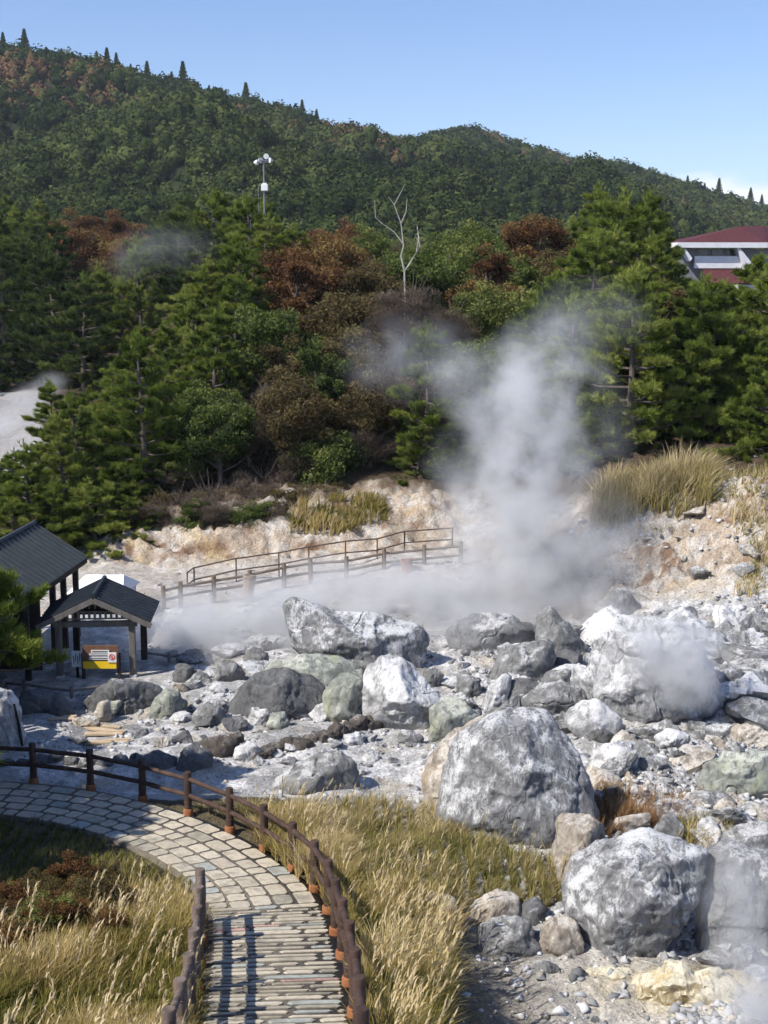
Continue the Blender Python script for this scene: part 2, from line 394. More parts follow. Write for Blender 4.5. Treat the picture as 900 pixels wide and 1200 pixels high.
# ------------------------------------------------------------------ paving
def m_pave():
    M = N('paving stones'); g = M.n('NewGeometry'); v = g.outputs['Position']; a = M.n('Attribute'); a.attribute_name = 'tint'
    c = M.ramp(a.outputs['Fac'], [(0, (.36, .33, .26)), (.35, (.50, .44, .34)), (.7, (.60, .53, .41)), (.9, (.40, .42, .38)), (1, (.55, .36, .30))])
    f = M.noise(v, 9, 6, .7); c = M.mix(1.0, c, M.ramp(f, [(.3, .68), (.55, 1.0), (.8, 1.1)]), 'MULTIPLY')
    f2 = M.noise(v, 2.1, 5, .6); c = M.mix(M.math('MULTIPLY', M.math('SUBTRACT', f2, .52), 5, True), c, (.24, .22, .18))
    return M.surf(c, .85, M.bump(f, .5, .02), .2)
def ribbon(s0, s1, o0, o1, dz, name, mat, skirt=.12):
    ss = np.arange(s0, s1, .15); V = []; F = []
    for s in ss:
        for o, dd in ((o0, -skirt), (o0, dz), (o1, dz), (o1, -skirt)):
            x, y = pathpos(s, o); V.append((x, y, zp(y)+dd))
    for i in range(len(ss)-1):
        for k in range(3): q = i*4+k; F.append((q, q+1, q+5, q+4))
    return obj(name, mesh_np(name, V, F, smooth=False, attr=np.zeros(len(V))), mat)
mort = m_plain('mortar', (.12, .105, .085), (.18, .16, .135), 5, .95, .1, .6, .01)
tag(ribbon(0, PS[-1], -HW-.08, HW+.08, 0.0, 'path', mort), kind='structure')
S_STEP = float(np.interp(23.0, PATH[:, 1], PS))      # where the slabs turn crosswise
pb_v = []; pb_f = []; pb_t = []
def stone(s0, s1, o0, o1, tint, th=.022):
    n = max(1, int((s1-s0)/.25)); k = .03*random.random()
    cs = []
    g = .028+.016*random.random()
    def pt(s, o, z):
        x, y = pathpos(s, o); return (x, y, float(zp(y))+z)
    # rounded rectangle in (s,o)
    r = min(.05, (s1-s0)*.28, (o1-o0)*.28); A0, A1, B0, B1 = s0+g, s1-g, o0+g, o1-g
    j = lambda: (random.random()-.5)*.022
    ring = []
    for (a, b) in ((A0+r, B0), ((A0+A1)/2, B0), (A1-r, B0), (A1, B0+r), (A1, B1-r), (A1-r, B1), ((A0+A1)/2, B1), (A0+r, B1), (A0, B1-r), (A0, B0+r)):
        ring.append((a+j(), b+j()))
    base = len(pb_v); m = len(ring); cx = sum(q[0] for q in ring)/m; cy = sum(q[1] for q in ring)/m
    for lv, zz in ((1, 0.001), (1, th*.8), (.975, th)):
        for a, b in ring: pb_v.append(pt(cx+(a-cx)*lv, cy+(b-cy)*lv, zz)); pb_t.append(tint)
    for l in range(2):
        for i in range(m): q = (i+1) % m; pb_f.append((base+l*m+i, base+l*m+m+i, base+l*m+m+q, base+l*m+q))
    pb_f.append(tuple(base+2*m+m-1-i for i in range(m)))
lanes = 5; lw = 2*HW/lanes
for k in range(lanes):
    s = S_STEP+random.random()*.2; o0 = -HW+k*lw
    while s < PS[-1]:
        L = random.uniform(.36, .74)
        stone(s, s+L, o0+(random.random()-.5)*.03, o0+lw, random.choice([random.uniform(.3, .75)]*7+[random.uniform(0, .3)]+[.9])); s += L
s = 6.0
while s < S_STEP-.12:
    w = random.uniform(.13, .24); o = -HW-random.random()*.2
    while o < HW-.05:
        L = random.uniform(.4, 1.3); e = min(o+L, HW); a0 = max(o, -HW)
        if e-a0 > .12: stone(s, s+w, a0, e, random.choice([random.uniform(.25, .8)]*6+[.9, .12, .05, 1.0 if random.random() < .3 else .5]))
        o += L
    s += w+random.choice([0, 0, .03, .05])
m = bpy.data.meshes.new('paving'); m.from_pydata(pb_v, [], pb_f); aa = m.attributes.new('tint', 'FLOAT', 'POINT'); aa.data.foreach_set('value', pb_t); m.update()
tag(obj('paving', m, m_pave()), kind='structure')

# ------------------------------------------------------------------ rocks
def ico(sub):
    import bmesh
    bm = bmesh.new(); bmesh.ops.create_icosphere(bm, subdivisions=sub, radius=1)
    V = np.array([v.co[:] for v in bm.verts]); F = np.array([[v.index for v in f.verts] for f in bm.faces]); bm.free(); return V, F
ICO = {k: ico(k) for k in (1, 2, 3, 4, 5, 6)}
def hullshape(D, planes, p=16):
    """p-norm of half-spaces -> softened polyhedron, D unit directions"""
    acc = np.zeros(len(D))
    for n, d in planes: acc += np.maximum(0, D@n/d)**p
    return D*(acc**(-1/p))[:, None]
def roughen(V, size, seed, amp=1.0):
    r = np.linalg.norm(V, axis=1)[:, None]; n = V/np.maximum(r, 1e-6)
    q = V/size
    d = .035*ridge(q*1.3+seed*3.1, 3, seed)-.015+.024*fbm(q*3.0+seed, 5, seed+5, .62)+.015*ridge(q*7+seed, 4, seed+9)-.05*np.maximum(0, ridge(q*.9+seed*1.7, 2, seed+21)-.75)*2
    for gs, gw, gd in ((1.0, .022, .045), (1.7, .03, .022)):      # open cracks
        d = d-gd*np.exp(-(fbm(q*gs+seed*5.3+gs, 3, seed+31, .45)/gw)**2)*(fbm(q*.8+seed, 2, seed+40) > -.15)
    # stepped ledges
    tt = (q@np.array([.2, .3, 1.0]))*3+.8*fbm(q*1.5, 2, seed+2); d = d+.03*(np.minimum((tt % 1)*4, 1)-(tt % 1))
    return V+n*(d*size*amp)[:, None]
R_GREY = m_rock('grey boulder rock', (.20, .20, .195), (.58, .57, .56), (.07, .07, .068), .24)
R_WHITE = m_rock('white crusted rock', (.34, .34, .335), (.68, .67, .66), (.11, .11, .11), .42)
R_DARK = m_rock('dark boulder rock', (.135, .135, .135), (.42, .42, .42), (.045, .045, .045), .08)
R_GREEN = m_rock('greenish grey rock', (.25, .26, .225), (.55, .56, .48), (.10, .10, .085), .26, stain=(.42, .43, .27))
R_TAN = m_rock('tan weathered rock', (.33, .29, .24), (.64, .59, .52), (.13, .10, .075), .34, stain=(.45, .36, .24))
R_BROWN = m_rock('dark brown rock', (.095, .082, .070), (.33, .31, .29), (.04, .03, .025), .14)
R_MOSS = m_rock('mixed white and black rock', (.22, .22, .22), (.64, .64, .635), (.055, .055, .055), .33)
R_SULPH = m_rock('yellow sulphur crusted rock', (.42, .34, .20), (.74, .68, .52), (.20, .15, .09), .45, stain=(.50, .36, .12))
RM = dict(G=R_GREY, W=R_WHITE, D=R_DARK, E=R_GREEN, T=R_TAN, B=R_BROWN, M=R_MOSS, S=R_SULPH)
def convex(pts):
    pts = sorted(set(map(tuple, pts))); cr = lambda o, a, b: (a[0]-o[0])*(b[1]-o[1])-(a[1]-o[1])*(b[0]-o[0]); out = []
    for seq in (pts, pts[::-1]):
        h = []
        for p in seq:
            while len(h) > 1 and cr(h[-2], h[-1], p) <= 0: h.pop()
            h.append(p)
        out += h[:-1]
    return np.array(out, float)
rseed = 0
def boulder(poly, label, mat='G', base=None, depth=.8, sub=5, amp=1.0, cat='boulder', name='boulder', group=None, Y=None, p=18, tilt=None, sharp=None):
    """boulder whose outline from the viewpoint follows poly (photo pixels); solid all round"""
    global rseed; rseed += 1; rs = np.random.default_rng(100+rseed)
    P = convex(poly); c = (P.max(0)+P.min(0))/2; P = c+(P-c)*1.02; c = .5*c+.5*P.mean(0)
    if base is None: base = P[:, 1].max()-6
    if Y is None:
        g = G(c[0], base); w = (P[:, 0].max()-P[:, 0].min())*g[1]/FPX; Y = g[1]+w*depth*.33
    C0 = at(c[0], c[1], Y); d = ray(c[0], c[1]); dist = Y/d[1]*1.0; d = d/np.linalg.norm(d)
    R = np.array([1., 0, 0]); R = R-d*(R@d); R /= np.linalg.norm(R); U = np.cross(R, d)
    sc = dist/FPX; q = (P-c)*sc*np.array([1, -1])
    area = .5*np.sum(q[:, 0]*np.roll(q[:, 1], -1)-np.roll(q[:, 0], -1)*q[:, 1])
    if area < 0: q = q[::-1]
    size = math.sqrt(abs(area)); planes = []
    for i in range(len(q)):
        e = q[(i+1) % len(q)]-q[i]; L = np.linalg.norm(e)
        if L < 1e-4: continue
        n = np.array([e[1], -e[0]])/L; dd = n@q[i]
        if dd < .04*size: dd = .04*size
        for sg in (1, -1):
            k = sg*rs.choice([rs.uniform(.08, .4), rs.uniform(.5, 1.0)], p=[.7, .3]); v = R*n[0]+U*n[1]+d*k
            planes.append((v, dd))
    D2 = size*depth*.5
    for fr, ur, ku in ((rs.uniform(-.95, -.45), rs.uniform(-.1, .3), 1), (rs.uniform(.35, .9), rs.uniform(-.4, .2), 1), (rs.uniform(-.3, .3), rs.uniform(.7, 1.2), 1.12), (rs.uniform(-.4, .4), rs.uniform(-.9, -.4), 1.05), (rs.uniform(-.5, .5), rs.uniform(-.4, .4), 1)):
        v = -d+R*fr+U*ur; planes.append((v, max(D2*ku*rs.uniform(.8, 1.05), (q@np.array([fr, ur])).max()*1.01)))
    for k in range(3):
        fr, ur = rs.uniform(-.6, .6), rs.uniform(-.5, .5); v = d+R*fr+U*ur; planes.append((v, max(D2*rs.uniform(.85, 1.15), (q@np.array([fr, ur])).max()*1.01)))
    Vt, F = ICO[sub]; V = hullshape(Vt, planes, 70)
    for k in range(14):      # chips knocked off the edges
        v = rs.normal(size=3); v /= np.linalg.norm(v)
        if abs(v@d) > .4: planes.append((v, max((V@v).max()*rs.uniform(.8, .95), (q@np.array([v@R, v@U])).max()*1.01)))
    V = hullshape(Vt, planes, 80)
    V = roughen(V, size, rseed, amp)
    mesh = mesh_np(name, V, F, smooth=True)
    try: mesh.set_sharp_from_angle(angle=math.radians(42))
    except Exception: pass
    o = obj(name, mesh, RM[mat], loc=C0); return tag(o, label, cat, group)
BL = [
 # poly, label, mat, base, depth, sub
 ([(520,905),(535,872),(565,846),(600,836),(640,838),(668,880),(692,945),(684,975),(640,996),(548,996),(518,960)], 'largest grey and white streaked boulder in front of the basin behind the tall grass', 'M', 985, .75, 6),
 ([(498,905),(512,878),(545,848),(572,838),(560,880),(536,930),(515,965),(500,945)], 'brown-grey weathered slab leaning on the left side of the largest boulder', 'T', 950, .8, 5),
 ([(337,712),(347,702),(372,704),(402,718),(432,729),(484,731),(497,744),(499,770),(480,792),(400,800),(356,790),(345,750)], 'big flat-topped white crusted boulder with a dry grass tuft on its top', 'M', 790, .8, 6),
 ([(424,800),(438,780),(456,769),(482,776),(506,802),(532,832),(524,862),(470,872),(430,862)], 'pale pointed boulder standing in front of the big flat-topped boulder', 'W', 858, .8, 6),
 ([(268,835),(285,808),(305,790),(330,786),(362,792),(382,812),(390,832),(372,852),(320,856),(272,850)], 'dark split boulder with a white left face beside the pale stones', 'D', 845, .75, 5),
 ([(306,800),(318,776),(345,767),(392,768),(420,780),(418,806),(350,812)], 'smooth greenish grey rounded slab behind the dark split boulder', 'E', 806, .8, 5),
 ([(378,812),(400,790),(424,786),(432,820),(425,856),(398,852),(382,835)], 'grey-green wedge between the dark split boulder and the pale pointed boulder', 'E', 845, .8, 5),
 ([(523,742),(540,725),(570,720),(600,722),(625,740),(618,755),(570,765),(532,762)], 'smooth brown-grey oval boulder on the pale ridge in front of the steam', 'G', 763, .85, 5),
 ([(628,735),(632,718),(648,711),(662,724),(690,758),(680,772),(634,772)], 'sharp triangular grey boulder right of the oval boulder', 'G', 766, .8, 5),
 ([(572,800),(590,765),(618,752),(642,750),(652,768),(640,800),(610,812),(578,812)], 'grey boulder below the oval boulder with a shaded right side', 'G', 800, .8, 5),
 ([(640,768),(662,760),(682,768),(680,790),(650,792)], 'low dark grey rock in the shade below the triangular boulder', 'D', 786, .8, 4),
 ([(563,835),(572,806),(590,788),(600,794),(594,822),(580,845)], 'small blue-white slab standing on edge', 'W', 838, .8, 4),
 ([(590,828),(596,796),(620,792),(640,812),(632,836),(600,842)], 'dark grey rock right of the blue-white slab', 'D', 835, .8, 4),
 ([(502,870),(504,832),(520,820),(545,822),(562,840),(552,866),(520,880)], 'blocky green-grey rock with a dark hollow right of the pale pointed boulder', 'E', 868, .8, 5),
 ([(612,822),(632,802),(668,798),(690,812),(688,840),(640,850),(615,845)], 'weathered grey rock behind the top of the largest boulder', 'G', 842, .8, 5),
 ([(640,800),(648,782),(676,776),(700,790),(700,812),(660,816)], 'pale rough rock left of the steaming white boulder', 'W', 812, .8, 4),
 ([(664,850),(668,830),(700,818),(728,842),(722,872),(684,878)], 'white cracked rock just behind the right shoulder of the largest boulder', 'W', 868, .8, 4),
 ([(684,800),(690,762),(704,736),(728,718),(750,722),(790,732),(812,746),(832,790),(836,826),(800,848),(730,860),(696,832)], 'huge white boulder half hidden by a puff of steam', 'W', 848, .8, 6),
 ([(708,722),(706,700),(720,688),(738,692),(748,712),(745,726)], 'small grey boulder at the foot of the ochre bank', 'G', 722, .8, 4),
 ([(808,832),(818,812),(838,806),(856,820),(850,838),(822,842)], 'dark wedge-shaped rock right of the steaming boulder', 'D', 836, .8, 4),
 ([(360,838),(372,826),(398,823),(411,830),(408,846),(380,852)], 'small smooth white stone in front of the dark split boulder', 'W', 846, .9, 4),
 ([(288,848),(294,830),(312,828),(322,842),(316,856),(292,858)], 'angular white stone at the foot of the dark split boulder', 'W', 852, .9, 4),
 ([(312,852),(318,836),(332,834),(340,846),(332,860)], 'greenish white stone next to the angular white stone', 'E', 856, .9, 4),
 ([(662,1045),(680,1008),(704,990),(742,982),(800,986),(832,998),(822,1040),(806,1072),(780,1108),(728,1136),(692,1122),(668,1085)], 'big cracked grey boulder above the yellow sulphur crust', 'M', 1125, .8, 6),
 ([(812,1110),(818,1050),(830,1008),(862,992),(910,1000),(925,1060),(910,1110),(850,1130)], 'streaked grey boulder cut by the right edge behind thin steam', 'G', 1112, .8, 6),
 ([(650,985),(658,960),(690,954),(712,966),(716,1000),(700,1050),(668,1062),(652,1030)], 'pale tan upright block left of the big cracked boulder', 'T', 1050, .8, 5),
 ([(708,972),(722,958),(760,952),(764,962),(735,980)], 'thin pale slab lying behind the tan upright block', 'T', 978, .8, 4),
 ([(758,985),(768,966),(786,952),(800,968),(796,990)], 'pointed grey stone behind the big cracked boulder', 'G', 988, .8, 4),
 ([(836,1005),(850,975),(880,962),(915,968),(915,1005)], 'grey rock behind the streaked boulder at the right edge', 'G', 1000, .8, 5),
 ([(488,1080),(492,1056),(510,1046),(532,1054),(540,1078),(520,1096),(495,1094)], 'rounded tan stone at the left end of the boulder row', 'T', 1090, .8, 4),
 ([(544,1082),(552,1060),(580,1044),(606,1050),(610,1074),(582,1088),(552,1090)], 'cream weathered rock in the boulder row behind the square grey block', 'T', 1082, .8, 4),
 ([(560,1120),(562,1088),(590,1074),(618,1080),(634,1112),(622,1130),(580,1130)], 'square grey block in the middle of the boulder row', 'G', 1124, .8, 5),
 ([(608,1088),(612,1058),(628,1052),(641,1064),(640,1082),(622,1092)], 'small dark grey cube-like stone on top of the boulder row', 'D', 1088, .9, 4),
 ([(630,1118),(634,1086),(655,1070),(674,1082),(684,1112),(668,1128),(640,1128)], 'white and tan stone between the square block and the big cracked boulder', 'T', 1120, .8, 4),
 ([(102,822),(118,806),(138,799),(178,801),(188,808),(184,832),(174,846),(112,844)], 'long low dark grey boulder in front of the notice board', 'D', 838, .7, 5),
 ([(176,842),(180,818),(192,806),(208,806),(218,822),(214,846),(190,850)], 'smooth grey-green boulder right of the long low boulder', 'E', 842, .8, 5),
 ([(20,832),(26,812),(48,807),(66,812),(70,836),(40,844),(24,840)], 'dark grey boulder under the left end of the wooden railing', 'D', 838, .8, 5),
 ([(56,842),(60,818),(70,812),(84,828),(90,844),(70,848)], 'dark wedge stone leaning against the boulder under the railing', 'D', 840, .8, 4),
 ([(-30,880),(-26,822),(-6,808),(12,812),(24,835),(30,865),(24,882),(0,890)], 'white boulder cut by the left edge of the view', 'W', 880, .8, 5),
 ([(108,842),(116,824),(128,820),(130,842),(118,850)], 'small pale stone left of the pale green crusted stone', 'T', 846, .9, 4),
 ([(118,838),(122,824),(134,819),(147,817),(142,826),(134,840),(124,846)], 'pale green crusted stone in front of the long low boulder', 'E', 843, .8, 4),
 ([(224,846),(230,828),(244,822),(262,832),(264,848),(240,856)], 'low grey stone right of the greenish stones below the steam', 'G', 850, .8, 4),
 ([(236,888),(240,866),(262,862),(280,870),(278,890),(256,896)], 'squared brown-grey stone in front of the row of jagged brown stones', 'B', 888, .9, 4),
 ([(206,904),(214,880),(230,868),(246,880),(250,902),(226,910)], 'dark stone in the shade left of the squared brown-grey stone', 'D', 904, .9, 4),
 ([(160,908),(166,888),(185,880),(206,888),(208,908),(180,914)], 'dark low stone in the shade behind the fence', 'D', 906, .9, 4),
 ([(274,892),(276,876),(290,868),(308,880),(304,896)], 'round white-grey stone touching the squared brown-grey stone', 'W', 892, .9, 4),
 ([(268,874),(270,858),(280,856),(286,864),(284,876)], 'small reddish brown stone', 'B', 873, .9, 4),
 ([(306,936),(322,915),(352,898),(376,882),(400,880),(424,904),(428,926),(408,944),(340,946)], 'rough grey slab with a dark right end behind the grass', 'G', 936, .9, 5),
 ([(422,962),(430,948),(455,944),(486,950),(486,966),(440,972)], 'flat white stone lying in the grass', 'W', 965, .9, 4),
 ([(356,944),(362,932),(380,928),(388,940),(378,950)], 'small white stone between the grass and the rough grey slab', 'W', 946, .9, 4),
 ([(812,935),(826,896),(852,882),(905,880),(915,930),(860,945)], 'greenish grey slab at the right edge above the dry grass', 'E', 935, .8, 5),
 ([(872,808),(876,782),(890,772),(912,778),(912,806)], 'grey rock at the right edge on the layered ledge', 'G', 805, .8, 4),
 ([(820,768),(836,752),(868,756),(902,770),(890,782),(845,780)], 'thin layered rock ledge right of the steam puff', 'G', 778, .8, 5),
 ([(690,905),(696,880),(722,872),(748,884),(750,905),(715,914)], 'pale rubble block behind the rust-coloured grass', 'W', 908, .9, 4),
 ([(672,1146),(690,1132),(730,1136),(750,1150),(735,1162),(690,1158)], 'yellow-brown crusted stone under the big cracked boulder', 'S', 1156, .9, 4),
 ([(740,1168),(752,1142),(790,1130),(840,1136),(862,1160),(846,1184),(770,1186)], 'bright yellow-white sulphur mound beside the steam at the lower right', 'S', 1180, .9, 5),
]
for row in BL:
    boulder(row[0], row[1], row[2], base=row[3], depth=row[4], sub=row[5], amp=2.2 if row[2] == 'S' else 1.0)
for k, (cx, cy, w, h, mt) in enumerate(((452,842,15,14,'G'),(548,805,16,18,'G'),(552,846,17,16,'D'),(575,858,14,12,'G'),(600,848,15,13,'M'),(655,800,20,16,'G'),(700,860,18,16,'D'),(730,870,17,12,'G'),(480,865,16,10,'G'),(506,795,13,14,'G'),(618,740,13,14,'D'),(600,765,18,13,'M'),(668,742,16,14,'G'),(850,800,26,20,'M'),(875,830,24,18,'G'),(845,860,26,16,'M'),(790,868,22,14,'W'),(760,880,20,14,'G'),(850,745,30,16,'G'),(885,855,20,16,'D'),(415,868,13,9,'M'),(345,868,14,9,'G'),(258,830,14,12,'G'),(300,775,18,16,'G'),(265,790,20,14,'G'),(215,790,18,14,'D'),(875,1125,26,20,'M'),(640,1135,16,11,'G'),(520,1105,15,10,'G'),(700,935,16,12,'M'))):
    a0 = random.uniform(0, 6.28); pts = [(cx+w*math.cos(a0+q*6.283/6+random.uniform(-.35, .35))*random.uniform(.8, 1.15), cy+h*math.sin(a0+q*6.283/6+random.uniform(-.35, .35))*random.uniform(.8, 1.15)) for q in range(6)]
    boulder(pts, 'angular '+{'G': 'grey', 'D': 'dark grey', 'M': 'grey and white', 'W': 'white'}[mt]+' rock jammed between the bigger boulders', mt, base=cy+h*.75, depth=.9, sub=4, cat='rock', name='rock', group='angular '+{'G': 'grey', 'D': 'dark grey', 'M': 'grey and white', 'W': 'white'}[mt]+' rocks between the boulders', amp=1.3)
# row of jagged brown stones
for k in range(11):
    cx = 300+k*13.5; cy = 888-k*3.6+random.uniform(-2, 2); w = random.uniform(12, 16); h = random.uniform(10, 17)
    boulder([(cx-w, cy+4), (cx-w*.7, cy-h*.7), (cx-w*.1, cy-h), (cx+w*.6, cy-h*.8), (cx+w, cy), (cx+w*.6, cy+6), (cx-w*.5, cy+7)], 'jagged dark brown stone in the row crossing the pale clay', 'B', base=cy+4, depth=1, sub=4, cat='stone', name='stone', group='jagged brown stones laid in a row', amp=1.6)
for k in range(9):
    cx = 8+k*19; cy = 893+random.uniform(-4, 6); w = random.uniform(9, 15); h = random.uniform(6, 13)
    boulder([(cx-w, cy+4), (cx-w*.7, cy-h*.6), (cx, cy-h), (cx+w*.7, cy-h*.7), (cx+w, cy+2), (cx, cy+7)], 'dark stone in the shade behind the post and rail fence', 'D', base=cy+4, depth=1, sub=4, cat='stone', name='stone', group='shaded stones behind the fence')
# scattered stones: copies of a few shapes
protos = []
for k in range(7):
    rs = np.random.default_rng(500+k); planes = []
    for q in range(15):
        v = rs.normal(size=3); v /= np.linalg.norm(v); planes.append((v, rs.uniform(.55, 1.0)*(.6 if abs(v[2]) > .7 else 1)))
    V = hullshape(ICO[4 if k < 4 else 3][0], planes+[(np.array([1., 0, 0]), 1.2), (np.array([-1., 0, 0]), 1.2), (np.array([0, 1., 0]), 1.2), (np.array([0, -1., 0]), 1.2), (np.array([0, 0, 1.]), .9), (np.array([0, 0, -1.]), .9)], 50)
    V = roughen(V, 1.4, 600+k, 1.7)
    me = mesh_np('stone', V*.5, ICO[4 if k < 4 else 3][1], smooth=True)
    try: me.set_sharp_from_angle(angle=math.radians(14))
    except Exception: pass
    protos.append(me)
zones = [
 ([(500,1060),(560,1075),(680,1120),(700,1160),(900,1200),(520,1200),(470,1150)], 18, (.06,.16), ['W','T','G'], 'small pale stone on the gravel at the bottom right', 'small stones on the gravel flat'),
 ([(690,860),(900,840),(900,960),(700,970),(690,930)], 90, (.16,.7), ['W','G','M','T','G'], 'angular white and grey rubble stone on the right-hand rubble slope', 'rubble stones on the right-hand slope'),
 ([(700,740),(900,720),(900,860),(840,860),(830,760)], 60, (.25,1.1), ['M','G','W'], 'grey broken rock on the slope right of the steaming boulder', 'broken rocks right of the steaming boulder'),
 ([(540,760),(690,790),(700,860),(560,850),(520,800)], 60, (.15,.7), ['M','W','G'], 'grey and white rubble stone among the central boulders', 'rubble stones among the central boulders'),
 ([(210,800),(300,810),(300,880),(210,880),(60,870),(60,845),(210,845)], 40, (.1,.42), ['W','G','T','D'], 'small grey stone on the pale flat in front of the kiosk', 'small stones on the pale flat'),
 ([(300,870),(520,860),(500,930),(430,920),(400,890),(300,900)], 44, (.1,.34), ['W','W','M'], 'small white crusted stone on the pale slope left of the largest boulder', 'small white stones on the pale slope'),
 ([(190,720),(340,700),(330,800),(190,800)], 30, (.2,.8), ['G','W'], 'grey rock in the steam below the back fence', 'rocks in the steam below the back fence'),
 ([(700,960),(900,950),(900,1150),(830,1150),(830,980),(720,980)], 26, (.15,.5), ['W','T','G'], 'pale stone around the boulders at the lower right', 'pale stones around the lower right boulders'),
 ([(640,600),(900,590),(900,730),(720,730)], 14, (.2,.6), ['T','T','G'], 'tan rock fallen on the ochre bank at the right', 'fallen rocks on the ochre bank'),
]
for poly, n, (s0, s1), mats, lab, grp in zones:
    P = np.array(poly); x, y, z = scatter(poly, 15, 62, -16, 22, 6000, RNG)
    for i in range(min(n, len(x))):
        s = s0+(s1-s0)*random.random()**2.2
        o = obj('stone', random.choice(protos).copy() if False else random.choice(protos))
        if len(o.data.materials) == 0: o.data.materials.append(R_GREY)
        o.material_slots[0].link = 'OBJECT'; o.material_slots[0].material = RM[random.choice(mats)]
        k = 1.9*s; o.location = (x[i], y[i], z[i]+s*.12); o.rotation_euler = (random.uniform(-.4, .4), random.uniform(-.4, .4), random.uniform(0, 6.28))
        o.scale = (k, k*random.uniform(.7, 1), k*random.uniform(.6, .95)); tag(o, lab, 'stone', grp)
# rubble too small to count
def rubble():
    Vt, F = ICO[1]; x = RNG.uniform(-9, 17, 90000); y = RNG.uniform(17, 54, 90000)
    dens = .25+.75*sst(-.1, .5, fbm(np.stack([x*.5, y*.5, 0*x], -1), 3, 77))
    dens = dens*np.where(x > 2, .8, .4)*np.where(y > 44, .15, 1)
    pdv = pathdist(x, y); k = (RNG.random(len(x)) < dens) & ((pdv > 2.8) | (y > 32.5)) & (np.abs(x) < .31*y+1) & ~((np.abs(x+8.4) < 2) & (np.abs(y-40.5) < 2))
    x = x[k][:22000]; y = y[k][:22000]; z = H(x, y); n = len(x); s = .02+.075*RNG.random(n)**2.8*np.where(x > 2, 1.3, .9)
    V = Vt[None]*(1+.45*RNG.normal(size=(n, len(Vt), 1)).clip(-1.5, 1.6))*RNG.uniform(.6, 1.3, (n, 1, 3))*s[:, None, None]*np.array([1, 1, .7])+np.stack([x, y, z+.2*s], -1)[:, None]
    FF = F[None]+(np.arange(n)*len(Vt))[:, None, None]
    c = np.repeat(RNG.random(n), len(Vt))
    return mesh_np('rubble', V.reshape(-1, 3), FF.reshape(-1, 3), attr=c)
Mr = N('rubble'); aR = Mr.n('Attribute'); aR.attribute_name = 'tint'
tag(obj('rubble', rubble(), Mr.surf(Mr.ramp(aR.outputs['Fac'], [(0, .14), (.3, .30), (.6, .46), (.85, .60), (1, (.44, .37, .29))]), .95)), 'crumbled grey and white rubble strewn over the basin floor', 'rubble', kind='stuff')

# ------------------------------------------------------------------ grass
def blades(x, y, z, h, w, lean, ldir, rng, curve=1.0, tint=None):
    n = len(x); a = rng.uniform(0, 2*np.pi, n); side = np.stack([np.cos(a), np.sin(a), 0*a], -1)
    ld = np.stack([np.cos(ldir), np.sin(ldir), 0*ldir], -1); B = np.stack([x, y, z], -1); V = np.zeros((n, 7, 3))
    for k, (t, ww) in enumerate(((0, 1), (.4, .85), (.75, .55), (1, 0))):
        c = B+np.array([0, 0, 1])*(h*(t-.25*lean*t*t*curve))[:, None]+ld*(h*lean*(t**1.8))[:, None]
        if k < 3: V[:, 2*k] = c-side*(w*ww)[:, None]; V[:, 2*k+1] = c+side*(w*ww)[:, None]
        else: V[:, 6] = c
    T = np.array([(0, 1, 3), (0, 3, 2), (2, 3, 5), (2, 5, 4), (4, 5, 6)]); F = T[None]+(np.arange(n)*7)[:, None, None]
    return V.reshape(-1, 3), F.reshape(-1, 3), np.repeat(rng.random(n) if tint is None else tint, 7)
def plumes(x, y, z, h, rng):
    """silvery seed heads on thin stalks"""
    n = len(x); out = []; ldir = rng.normal(.3, .6, n); lean = rng.uniform(.08, .35, n)
    V0, F0, T0 = blades(x, y, z, h, np.full(n, .005), lean, ldir, rng, tint=np.full(n, .55)); vs = [V0]; fs = [F0]; ts = [T0]; off = len(V0)
    tip = V0.reshape(n, 7, 3)[:, 6]
    for k in range(9):
        dx = rng.normal(0, .035, (n, 3)); b = tip+np.stack([-np.cos(ldir)*.03*k*lean*2, -np.sin(ldir)*.03*k*lean*2, -np.full(n, .028*k)], -1)
        V1, F1, T1 = blades(b[:, 0], b[:, 1], b[:, 2], rng.uniform(.07, .13, n), np.full(n, .011), rng.uniform(.3, .9, n), ldir+rng.normal(0, .5, n), rng, tint=rng.uniform(.85, 1, n))
        vs.append(V1); fs.append(F1+off); ts.append(T1); off += len(V1)
    return np.concatenate(vs), np.concatenate(fs), np.concatenate(ts)
G_DRY = m_leaf('dry pampas grass', [(0, (.09, .10, .02)), (.3, (.22, .20, .05)), (.55, (.42, .32, .12)), (.8, (.55, .42, .19)), (1, (.70, .58, .38))], .1, .3)
G_GREEN = m_leaf('olive grass', [(0, (.06, .08, .018)), (.3, (.16, .165, .04)), (.6, (.33, .27, .10)), (1, (.60, .49, .28))], .1, .3)
G_RUST = m_leaf('rust grass', [(0, (.08, .05, .02)), (.4, (.26, .13, .055)), (.7, (.42, .26, .12)), (1, (.58, .46, .28))], .1, .3)
